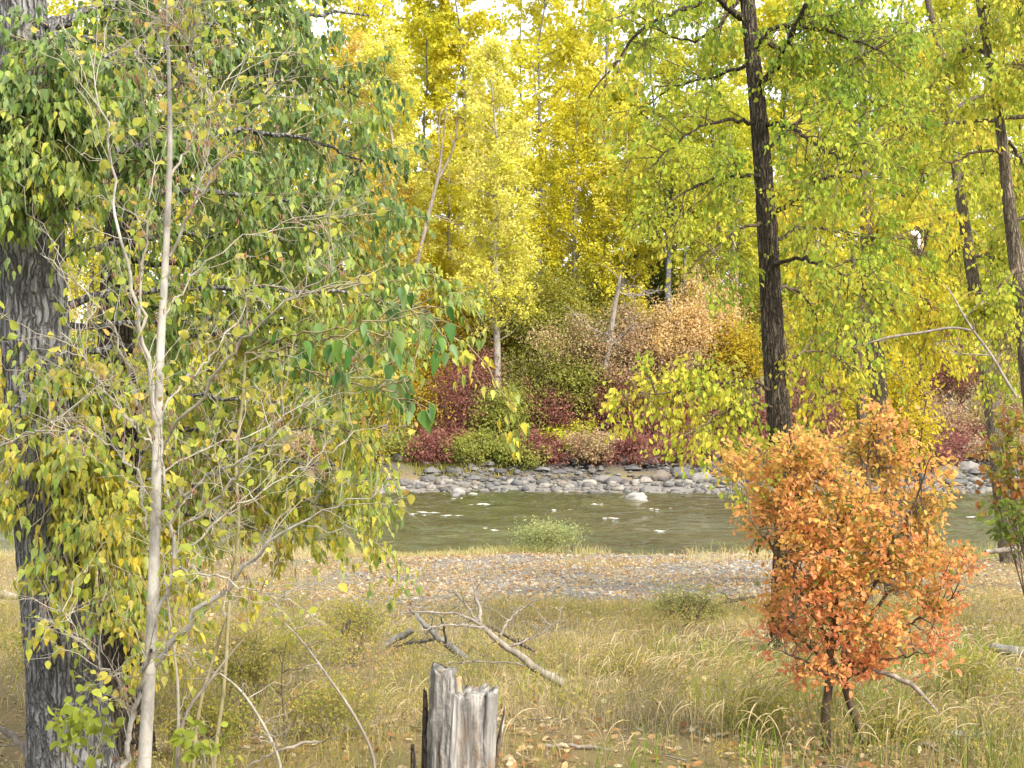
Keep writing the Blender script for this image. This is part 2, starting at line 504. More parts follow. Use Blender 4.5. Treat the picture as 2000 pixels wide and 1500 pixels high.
# ------------------------------------------------------------------ ground and river
def build_ground():
    ys = np.r_[np.linspace(-30, 8, 20), np.linspace(8.5, 30, 130), np.linspace(30.4, 48, 60), np.linspace(49, 74, 26), np.linspace(74.4, 95, 90), np.linspace(97, 200, 40), np.linspace(220, 420, 10)]
    xs = np.r_[np.linspace(-300, -50, 12), np.linspace(-46, -13, 50), np.linspace(-12.7, 12.7, 160), np.linspace(13, 46, 50), np.linspace(50, 300, 12)]
    X, Y = np.meshgrid(xs, ys)
    Z = gz(X, Y)
    far_rock = np.clip((Y - 81) / 2, 0, 1) * np.clip((88 - Y) / 3, 0, 1)
    Z = Z + far_rock * .18 * wave(X, Y, 2.2, 31)
    V = np.stack([X, Y, Z], -1).reshape(-1, 3)
    nx, ny = len(xs), len(ys)
    i, j = np.meshgrid(np.arange(ny - 1), np.arange(nx - 1), indexing='ij')
    a = (i * nx + j).ravel()
    Q = np.stack([a, a + 1, a + nx + 1, a + nx], 1)
    g = gravel(X, Y).ravel()
    shore = (np.clip((Y - 73) / 3, 0, 1) * np.clip((81.2 - Y + .6 * wave(X, Y, .6, 32)) / 1, 0, 1)).ravel()
    bed = (np.clip((Y - 43) / 2, 0, 1) * np.clip((76 - Y) / 2, 0, 1)).ravel()
    rock = np.clip(np.clip((Y - 81.0 - .6 * wave(X, Y, .6, 32)) / 1.5, 0, 1) * np.clip((92 - Y) / 3, 0, 1), 0, 1).ravel()
    moss = (np.clip((Y - 80.3) / .8, 0, 1) * np.clip((84.6 - Y) / 1.0, 0, 1) * np.clip(.35 + 1.3 * wave(X, Y, .55, 33) - np.abs(X + 1.5) / 14, 0, 1)).ravel()
    forest = np.clip((Y - 91) / 3, 0, 1).ravel() * .8
    col = np.stack([np.clip(g + shore + bed, 0, 1), rock * (1 - moss), np.clip(moss + forest * .6, 0, 1)], 1)
    o = obj('ground', mesh_np('ground', V, [Q], ground_mat(), col=col, smoothed=True), kind='structure')
    return o
build_ground()

def build_river():
    ys = np.linspace(40, 80, 190)
    xs = np.r_[np.linspace(-200, -26, 40), np.linspace(-25.8, 25.8, 300), np.linspace(26, 200, 40)]
    X, Y = np.meshgrid(xs, ys)
    am = .042 * (1 + .5 * wave(X, Y, .25, 44))
    Z = WATER + am * (wave(X, Y, 2.6, 41) + .6 * wave(X * .8, Y, 5.2, 42) + .35 * wave(X, Y, 9, 43))
    V = np.stack([X, Y, Z], -1).reshape(-1, 3)
    nx, ny = len(xs), len(ys)
    i, j = np.meshgrid(np.arange(ny - 1), np.arange(nx - 1), indexing='ij')
    a = (i * nx + j).ravel()
    Q = np.stack([a, a + 1, a + nx + 1, a + nx], 1)
    obj('river', mesh_np('river', V, [Q], water_mat(), smoothed=True), kind='structure')
build_river()

# foam on the riffles: low lumpy crests
def build_foam():
    acc = Acc()
    spots = [(823, 1003, 34, 2), (880, 1009, 26, 2), (945, 986, 22, 2), (1200, 1014, 24, 2), (905, 975, 18, 1), (700, 1018, 24, 2), (1110, 998, 20, 1), (1290, 996, 24, 1), (1350, 958, 60, 1), (770, 960, 20, 1), (1010, 1012, 16, 1), (960, 1035, 20, 1), (1300, 1040, 26, 1), (1890, 1012, 20, 1), (760, 985, 30, 1), (1150, 985, 26, 1)]
    for (x, y, w, n) in spots:
        d = 3.9 * F / (y - 800)
        for k in range(n * 3):
            p = W(x + rng.normal() * w * .5, y, d + rng.normal() * .35)
            ln = w / F * d * rng.uniform(.2, .9)
            s = np.linspace(0, 1, 6)
            P = np.stack([p[0] + (s - .5) * ln, p[1] + rng.normal(size=6) * .04, np.full(6, WATER + .035)], 1)
            acc.tube(P[None], (np.sin(np.pi * s) * rng.uniform(.005, .014) + .001)[None], 5)
    acc.build('foam', plain('foam_white', (.82, .84, .82), .5), kind='stuff')
build_foam()

# ------------------------------------------------------------------ stones
ICO_V = None
def ico():
    p = (1 + 5 ** .5) / 2
    V = nrm(np.array([(-1, p, 0), (1, p, 0), (-1, -p, 0), (1, -p, 0), (0, -1, p), (0, 1, p), (0, -1, -p), (0, 1, -p), (p, 0, -1), (p, 0, 1), (-p, 0, -1), (-p, 0, 1)], float))
    Fc = np.array([(0, 11, 5), (0, 5, 1), (0, 1, 7), (0, 7, 10), (0, 10, 11), (1, 5, 9), (5, 11, 4), (11, 10, 2), (10, 7, 6), (7, 1, 8), (3, 9, 4), (3, 4, 2), (3, 2, 6), (3, 6, 8), (3, 8, 9), (4, 9, 5), (2, 4, 11), (6, 2, 10), (8, 6, 7), (9, 8, 1)])
    return V, Fc
def subdiv(V, Fc):
    mid, V2, out = {}, [tuple(v) for v in V], []
    def m(a, b):
        k = (min(a, b), max(a, b))
        if k not in mid:
            mid[k] = len(V2)
            V2.append(tuple(nrm((np.array(V2[a]) + np.array(V2[b])) / 2)))
        return mid[k]
    for a, b, c in Fc:
        x, y, z = m(a, b), m(b, c), m(c, a)
        out += [(a, x, z), (b, y, x), (c, z, y), (x, y, z)]
    return np.array(V2), np.array(out)
I0 = ico()
I2 = subdiv(*subdiv(*I0))

STONE_COLS = np.array([(.27, .255, .235), (.20, .19, .18), (.14, .137, .132), (.33, .30, .26), (.25, .21, .17), (.17, .17, .168), (.37, .35, .315)])
OCT = (np.array([(1, .15, 0), (.2, 1, .1), (-1, .1, .05), (-.1, -1, 0), (.1, .05, 1), (.62, .62, .55), (-.6, .55, .5), (-.6, -.6, .55), (.6, -.62, .5)], float),
       np.array([(0, 1, 5), (1, 2, 6), (2, 3, 7), (3, 0, 8), (4, 5, 6), (4, 6, 7), (4, 7, 8), (4, 8, 5), (5, 1, 6), (6, 2, 7), (7, 3, 8), (8, 0, 5)]))
def stones_stuff(name, pos, size, flat=.55, cols=STONE_COLS, shape=None):
    n = len(pos)
    V0, F0 = shape or I0
    m = len(V0)
    a = rng.uniform(0, math.tau, n)
    sc = size[:, None] * np.stack([rng.uniform(.8, 1.3, n), rng.uniform(.6, 1, n), rng.uniform(.35, .75, n) * flat / .55], 1)
    v = V0[None] * (1 + rng.normal(size=(n, m, 1)) * .12) * sc[:, None]
    ca, sa = np.cos(a)[:, None], np.sin(a)[:, None]
    V = np.stack([v[..., 0] * ca - v[..., 1] * sa, v[..., 0] * sa + v[..., 1] * ca, v[..., 2]], -1) + pos[:, None]
    Fc = (F0[None] + (np.arange(n) * m)[:, None, None]).reshape(-1, 3)
    c = cols[rng.integers(0, len(cols), n)] * rng.uniform(.75, 1.2, (n, 1))
    return obj(name, mesh_np(name, V.reshape(-1, 3), [Fc], M_STONE, col=np.repeat(c, m, 0), smoothed=True), kind='stuff')

def scatter(n, y0, y1, pf, margin=1.45):
    """Points spread evenly over the view between depths y0 and y1, kept with probability pf."""
    n = int(n * margin / 1.12)
    y = np.sqrt(rng.uniform(y0 ** 2, y1 ** 2, n))
    x = rng.uniform(-1, 1, n) * (1000 / F * y * margin)
    keep = rng.random(n) < pf(x, y) * np.where(np.abs(x) > 1.08 * 1000 / F * y, .55, 1.0)
    return x[keep], y[keep]

x, y = scatter(75000, 21, 42.5, lambda x, y: gravel(x, y) ** 1.2)
sz = np.clip(rng.lognormal(math.log(.021), .5, len(x)), .010, .12)
stones_stuff('gravel', np.stack([x, y, gz(x, y) + sz * .05], 1), sz, shape=OCT)
x, y = scatter(9000, 74.5, 84.5, lambda x, y: np.clip((80.6 - y) / 1.5, .0, 1) * np.clip(.75 + .5 * wave(x, y, 1.2, 51), .2, 1))
sz = np.clip(rng.lognormal(math.log(.11), .5, len(x)), .05, .34)
zz = gz(x, y)
k = zz > WATER - .1
xb, yb = scatter(15000, 80.3, 86, lambda x, y: np.clip(.5 + .6 * wave(x, y, 1.1, 52), .1, 1))
sb = np.clip(rng.lognormal(math.log(.10), .55, len(xb)), .04, .45)
stones_stuff('bank_rubble', np.stack([xb, yb, gz(xb, yb) + sb * .15], 1), sb, shape=OCT, cols=np.array([(.07, .068, .066), (.11, .108, .106), (.15, .145, .14), (.09, .08, .07)]))
stones_stuff('shore_gravel', np.stack([x, y, zz + sz * .2], 1)[k], sz[k], cols=STONE_COLS * .62)

def boulder(p, r, col, label, group, seed, flat=.7, name='boulder'):
    rr = np.random.default_rng(seed)
    V0, F0 = I2
    v = V0.copy()
    for _ in range(7):
        n_ = nrm(rr.normal(size=3))
        cut = rr.uniform(.62, .95)
        dd = v @ n_
        v = v - np.where(dd > cut, dd - cut, 0)[:, None] * n_ * .8
    for f in (2.3, 5.1, 9.0):
        v = v * (1 + .07 * (np.sin(v @ (rr.normal(size=3) * f) + rr.uniform(0, 6)) + np.sin(v @ (rr.normal(size=3) * f * 2)) * .5))[:, None]
    v = v * np.array([r * rr.uniform(.95, 1.3), r * rr.uniform(.7, 1.0), r * flat * rr.uniform(.85, 1.1)])
    a = rr.uniform(-.5, .5)
    v = v @ np.array([[math.cos(a), math.sin(a), 0], [-math.sin(a), math.cos(a), 0], [0, 0, 1]])
    o = obj(name, mesh_np(name, v, [F0], M_STONE, col=np.tile(np.array(col), (len(v), 1)), smoothed=True))
    o.location = p
    return tag(o, label, 'boulder', group)

def wb(x, y, z=WATER):
    d = (CAM[2] - z) * F / (y - 800)
    return W(x, y, d)
p = wb(1243, 976); boulder((p[0], p[1], WATER + .05), .42, (.32, .30, .28), 'low pale boulder standing alone in the river, right of centre', 'boulders standing in the river', 1)
p = wb(896, 968); boulder((p[0], p[1], WATER + .1), .34, (.26, .25, .24), 'round grey boulder in the river close to the far shore, left of centre', 'boulders standing in the river', 2, .85)
p = wb(924, 966); boulder((p[0], p[1], WATER + .02), .2, (.34, .33, .3), 'small flat stone in the river beside the round grey boulder', 'boulders standing in the river', 3, .4)
# cobbles at the far waterline
G = 'boulders lining the far waterline'
big = sorted([(838, 940, .45), (870, 945, .3), (930, 948, .3), (968, 950, .28), (1000, 945, .3), (1030, 940, .42), (1022, 948, .35), (1062, 948, .38), (1064, 954, .33), (1098, 950, .34), (1120, 952, .3), (1172, 945, .6), (1150, 950, .42), (1200, 948, .5), (1225, 950, .4), (1260, 946, .4), (1290, 940, .7), (1330, 936, .8), (1370, 944, .6), (1420, 946, .5), (790, 948, .35), (750, 950, .3), (1830, 945, .5), (1870, 950, .55), (1905, 945, .45), (1940, 955, .5), (1975, 945, .5), (1800, 940, .6), (1850, 930, .8), (1990, 958, .4), (1960, 935, .4), (1470, 950, .5), (1890, 925, .6)])
n_left = sum(q[0] < 1500 for q in big)
for n_, (x, y, r) in enumerate(big):
    d = 79.0 - (y - 950) * .14
    pt = W(x, y, d)
    zg = float(gz(pt[0], d))
    c = STONE_COLS[n_ % len(STONE_COLS)] * (.72 if r < .5 else .6)
    size = 'small' if r < .36 else 'large' if r > .55 else 'middling'
    if x < 1500:
        lab = '%s grey boulder at the far waterline, %s from left among those left of orange bush' % (size, ORD[n_])
    else:
        lab = '%s grey boulder at the far waterline, %s from left among those right of orange bush' % (size, ORD[n_ - n_left])
    boulder((pt[0], d, max(zg, WATER) + r * .15), r * .8, c, lab, G + (' left of the orange bush' if x < 1500 else ' right of the orange bush'), 100 + n_)
# dark outcrop in the cut bank
for n_, (x, y, r) in enumerate(sorted([(1040, 905, .8), (1260, 895, 1.1), (1320, 905, 1.2), (1390, 900, 1.1), (1220, 880, 1.0), (900, 905, .7), (780, 900, .8), (1450, 905, 1.0)])):
    d = 83.3
    pt = W(x, y, d)
    boulder((pt[0], d, float(gz(pt[0], d)) + .15), r * .6, np.array((.11, .11, .115)) * rng.uniform(.85, 1.3), 'dark rock jutting from the cut bank under the shrubs, %s from the left' % ORD[n_], 'dark rocks in the cut bank', 300 + n_, .6, 'bank_rock')

# ------------------------------------------------------------------ trees of the far bank
def add_leaf_objects(parent, base, pos, D, Nn, L, col, shape, mat, idx):
    """The leaves that show largest, one object each, sharing a few meshes."""
    nv = 14
    if len(idx) == 0:
        return
    ref = col[rng.choice(idx, nv)]
    meshes = [mesh_np('leaf', LEAF[shape][0], [LEAF[shape][1]], mat, col=np.tile(c, (len(LEAF[shape][0]), 1)), smoothed=True) for c in ref]
    D, S, Nn = leaf_frames(D[idx], Nn[idx])
    for q, i in enumerate(idx):
        k = int(np.argmin(((ref - col[i]) ** 2).sum(1)))
        o = bpy.data.objects.new('leaf', meshes[k])
        C.objects.link(o)
        o.parent = parent
        l = float(L[i])
        p = pos[i] - base
        m = Matrix(((D[q, 0] * l, S[q, 0] * l, Nn[q, 0] * l, p[0]), (D[q, 1] * l, S[q, 1] * l, Nn[q, 1] * l, p[1]), (D[q, 2] * l, S[q, 2] * l, Nn[q, 2] * l, p[2]), (0, 0, 0, 1)))
        o.matrix_basis = m

def finish_leaves(t, base, pos, D, Nn, L, col, shape, mat, singles=300, name='crown'):
    # the open gap in the leaves round the white lamp
    g = pos - CAM
    gap = (np.abs(g[:, 0] / g[:, 1] - .2505) < .0062) & (np.abs(g[:, 2] / g[:, 1] - .1035) < .0085) & (g[:, 1] < 31)
    if gap.any():
        k_ = ~gap
        pos, D, Nn, L, col = pos[k_], D[k_], Nn[k_], L[k_], col[k_]
    n = len(pos)
    idx = np.array([], int)
    if singles:
        u = (pos - CAM) / (pos[:, 1:2] - 0)
        px_, py_ = 1000 + u[:, 0] * F, 800 - u[:, 2] * F
        vis = (px_ > 0) & (px_ < 2000) & (py_ > 0) & (py_ < 1500)
        face = np.abs((nrm(Nn) * nrm(pos - CAM)).sum(1))
        score = np.where(vis, L / pos[:, 1] * (.5 + face), -1)
        idx = np.argsort(-score)[:min(singles, int(vis.sum()))]
        add_leaf_objects(t, base, pos, D, Nn, L, col, shape, mat, idx)
    m = np.ones(n, bool)
    m[idx] = False
    if m.any():
        obj(name, leaf_mesh(name, pos[m] - base, D[m], Nn[m], L[m], col[m], shape, mat), t, 'stuff')

YEL = [(.48, .48, .03), (.60, .57, .04), (.68, .62, .06), (.74, .67, .16)]
GOLD = [(.42, .42, .022), (.52, .49, .028), (.62, .54, .035), (.68, .55, .05)]
PALE = [(.54, .56, .06), (.66, .64, .10), (.74, .69, .16), (.77, .68, .24)]
ORNG = [(.52, .48, .05), (.60, .50, .06), (.64, .45, .08), (.66, .44, .15)]
LIME = [(.34, .40, .04), (.44, .49, .045), (.56, .56, .06), (.64, .57, .07)]
OLIV = [(.13, .17, .02), (.20, .22, .03), (.30, .28, .035), (.40, .34, .04)]
DKGR = [(.05, .08, .02), (.08, .12, .03), (.13, .17, .03), (.20, .22, .04)]

def env_poplar(t):
    return np.clip(1 - t, 0, 1) ** .55 * (t + .10) ** .30 * 1.35
def env_round(t):
    return np.sqrt(np.clip(1 - (2 * t - .9) ** 2 * .83, .02, 1))

def far_tree(label, x, d, top, half, low, pal, n, leaf=.175, mat=None, tw=16, env=env_poplar, nb=70, rise=.75, group=None, lean=0, name='cottonwood_tree', bark_m=None):
    n = int(n * 1.65)
    nb = int(nb * 1.35)
    gx = (x - 1000) / F * d
    base = np.array([gx, d, float(gz(gx, d)) - .1])
    zt = W(x, top, d)[2]
    H = zt - base[2]
    R = half / F * d
    zl = W(x, low, d)[2] - base[2]
    t = thing(name, label, 'tree', base, group)
    tr = Acc()
    s = np.linspace(0, 1, 14)
    sway = np.cumsum(rng.normal(size=(14, 2)), 0) * .012 * H * .5
    TP = np.stack([sway[:, 0] * s + lean * s * H, sway[:, 1] * s, s * H * .97], 1) + base
    TR = tw / 2 / F * d * (1 - .92 * s ** .9)
    TR[0] *= 1.35
    tr.tube(TP[None], TR[None], 9)
    tr.build('trunk', bark_m or M_WHITEBARK, t, base=base)
    tb = rng.beta(1.1, 1.25, nb)
    hb = zl + (H - zl) * tb * .97
    Rb = R * env(tb)
    az = np.arange(nb) * 2.39996 + rng.uniform(-.4, .4, nb)
    ln = Rb * rng.uniform(.65, 1.12, nb)
    st = np.stack([np.interp(hb, TP[:, 2] - base[2], TP[:, 0]), np.interp(hb, TP[:, 2] - base[2], TP[:, 1]), hb + base[2]], 1)
    up = rise * ln * rng.uniform(.5, 1.3, nb)
    st[:, 2] -= up * .8
    en = st + np.stack([np.cos(az) * ln, np.sin(az) * ln, up], 1)
    P, S, lp, ld, lb, L_ = grow(st, en, -.06, 7, .42 * R + .3, n, .05 + .022 * R, up=.35, sub_from=.25, down=.3)
    br = Acc()
    br.tube(P[:, ::2], (tw * .11 / F * d * np.clip(ln / R, .3, 1))[:, None] * np.linspace(1, .25, 4)[None], 3)
    br.tube(S[::4, ::3], np.tile(np.array([.012, .004]), (len(S[::4]), 1)), 3)
    br.build('branches', bark_m or M_TWIG, t, 'stuff', base=base)
    D, Nn = leaf_pose(ld, .45)
    Lf = leaf * rng.uniform(.7, 1.25, n)
    col = leaf_cols(pal, lb, nb, n)
    finish_leaves(t, base, lp, D, Nn, Lf, col, 'tiny', mat or M_LEAF, 0)
    return t

def shrub(label, x, y, d, rx, ry, pal, n, leaf=.09, nb=40, name='shrub', group=None, shape='tiny', singles=0, stems=6, twig=None, mat=None, droop=.35, depth=None, jit=None, cat='shrub', base_xy=None, bottom=-.75, nsub=6, twr=.006, stemw=.03):
    """A rounded bush centred on pixel (x, y) at depth d with half sizes rx, ry in pixels."""
    if d > 60:
        n, leaf, nb = int(n * 1.25), leaf * 1.6, 66
        y, ry, rx = y - .12 * ry, ry * 1.2, rx * 1.3
        jit = .15 * min(rx, ry) / F * d
    c = W(x, y, d)
    r = np.array([rx / F * d, depth or rx / F * d * .8, ry / F * d])
    bx = base_xy[0] if base_xy else c[0]
    by = base_xy[1] if base_xy else d + .1 * r[1]
    base = np.array([bx, by, float(gz(bx, by)) - .05])
    t = thing(name, label, cat, base, group)
    tw = Acc()
    # stems from the ground into the crown
    cores = c + rng.normal(size=(stems, 3)) * r * .28
    s = np.linspace(0, 1, 7)[None, :, None]
    b0 = base + np.c_[rng.normal(size=(stems, 2)) * min(.25, r[0] * .15), np.zeros(stems)]
    P0 = b0[:, None] + (cores - b0)[:, None] * s
    P0[:, :, :2] += (np.sin(np.pi * s) * rng.normal(size=(stems, 1, 2)) * r[0] * .12)
    tw.tube(P0, np.tile(np.linspace(1, .45, 7) * stemw, (stems, 1)), 6)
    tw.build('stem', twig or M_BROWNTWIG, t, base=base)
    dirs = rsph(nb * 3)
    dirs = dirs[dirs[:, 2] > bottom][:nb]
    nb = len(dirs)
    bi = rng.integers(0, stems, nb)
    si = rng.integers(3, 7, nb)
    st = P0[bi, si]
    bulge = 1 + (.5 if d > 60 else .22) * np.sin(dirs @ rng.normal(size=(3, 4)) * 3.1 + rng.uniform(0, 6, 4)).mean(1)
    en = c + dirs * r * (rng.uniform(.55, 1.0, nb) * bulge)[:, None]
    sl = (r.min()) * .45
    P, S, lp, ld, lb, ln = grow(st, en, .05, nsub, sl, n, jit if jit is not None else .05 * r.min() + .02, up=.15, sub_from=.35, down=.4)
    br = Acc()
    if d > 60:
        br.tube(P[:, ::2], np.tile(np.linspace(1, .35, 4) * stemw * .38, (nb, 1)), 3)
        br.tube(S[::2, ::3], np.tile(np.array([1, .35]) * twr, (len(S[::2]), 1)), 3)
    else:
        br.tube(P, np.tile(np.linspace(1, .35, 7) * stemw * .38, (nb, 1)), 3)
        br.tube(S[:, [0, 1, 3]], np.tile(np.array([1, .8, .35]) * twr, (len(S), 1)), 3)
    br.build('twigs', twig or M_BROWNTWIG, t, 'stuff', base=base)
    D, Nn = leaf_pose(ld, droop)
    Lf = leaf * rng.uniform(.65, 1.25, n)
    col = leaf_cols(pal, lb, nb, n)
    if n:
        finish_leaves(t, base, lp, D, Nn, Lf, col, shape, mat or M_LEAF, singles)
    return t

# front row on the far bank, from left to right in the photo
far_tree('golden yellow cottonwood on the far bank, far left behind the grey trunk', 60, 92, -120, 190, 800, YEL, 9000)
far_tree('yellow cottonwood on the far bank behind the pale sapling', 330, 91, -60, 200, 820, YEL, 9000)
far_tree('orange tinged cottonwood on the far bank behind the tips of the green branches', 640, 90, 50, 110, 700, ORNG, 9000)
far_tree('pale lime yellow cottonwood with a pointed top, left of the leaning bare snag', 775, 88, 40, 95, 560, PALE, 11000, nb=80)
far_tree('small orange yellow cottonwood under the pale lime one, left of the leaning bare snag', 755, 86.5, 290, 95, 700, ORNG, 9000, leaf=.15)
far_tree('dense dark gold cottonwood right behind the leaning bare snag', 885, 92, 250, 90, 720, GOLD, 11000)
far_tree('pale yellow spire shaped cottonwood with a white trunk, middle of the far bank', 972, 86.5, 85, 98, 640, PALE, 13000, tw=19, nb=85)
far_tree('golden olive cottonwood right of the white trunked spire', 1125, 91, 150, 100, 660, GOLD, 13000, nb=80)
far_tree('bright gold cottonwood just left of the paired grey trunks', 1215, 89.5, 200, 75, 650, YEL, 10000)
far_tree('lime green cottonwood on a grey trunk at the edge of the dark gap', 1305, 88, 260, 80, 470, LIME, 6000, tw=24, bark_m=M_GREYBARK)
far_tree('slim grey trunk leaning right beside the dark green cottonwood', 1322, 89.2, 280, 55, 430, LIME, 3500, tw=17, bark_m=M_GREYBARK, lean=.05)
far_tree('yellow green cottonwood on the far bank behind the dark main trunk', 1440, 90, 160, 100, 640, LIME, 10000)
far_tree('yellow cottonwood on the far bank right of the dark main trunk', 1600, 91, 100, 105, 660, YEL, 10000)
far_tree('light green cottonwood on the far bank behind the white hooked post', 1790, 93, 180, 120, 660, LIME, 10000)
far_tree('pale green cottonwood on the far bank at the right edge', 1960, 92, 150, 120, 680, LIME, 9000)
# second row, taller
G2 = 'tall yellow cottonwoods of the second row'
for k, (x, top, half, pal) in enumerate([(180, -200, 170, YEL), (480, -180, 160, YEL), (700, -140, 130, YEL), (830, -60, 95, YEL), (915, -170, 95, GOLD), (1050, -170, 130, YEL), (1180, -200, 100, YEL), (1290, -20, 110, LIME), (1390, -80, 110, LIME), (1530, -160, 120, YEL), (1690, -120, 130, LIME), (1850, -60, 130, LIME), (1990, -180, 130, YEL)]):
    far_tree('tall cottonwood in the second row on the far bank, %s from the left' % ORD[k], x, 101 + (k * 37 % 9) * .8, top, half, 660, pal, 8600, .29, tw=13, nb=75, group=G2, bark_m=M_GREYBARK)
G3 = 'cottonwoods at the back of the far wood'
for k, x in enumerate(range(-60, 2100, 150)):
    far_tree('cottonwood at the back of the far wood, %s from the left' % ORD[k], x + (k * 53 % 70), 118 + (k * 29 % 12), -140 - 120 * math.sin(k * 1.7), 150, 720, [LIME, YEL, GOLD][k % 3], 3800, .50, tw=13, nb=70, group=G3, bark_m=M_GREYBARK)
far_tree('dark green bushy tree filling the gap beside the paired grey trunks', 1262, 94, 470, 70, 680, DKGR, 6000, env=env_round, name='bushy_tree')
far_tree('dull green bushy tree in shade on the far bank, right of the dark main trunk', 1640, 95, 480, 150, 740, DKGR, 7000, env=env_round, name='bushy_tree')
far_tree('dull green bushy tree on the far bank near the right edge', 1880, 95, 470, 150, 740, OLIV, 7000, env=env_round, name='bushy_tree')

BURG = [(.20, .075, .07), (.29, .11, .10), (.37, .17, .14), (.38, .28, .15)]
MAUV = [(.42, .25, .19), (.50, .34, .22), (.55, .43, .24), (.50, .46, .20)]
GREN = [(.19, .23, .05), (.27, .31, .06), (.36, .37, .08), (.44, .38, .11)]
PEAC = [(.60, .46, .16), (.70, .50, .20), (.75, .56, .30), (.78, .66, .46)]
YSHR = [(.42, .34, .02), (.52, .40, .025), (.58, .44, .04), (.36, .33, .03)]
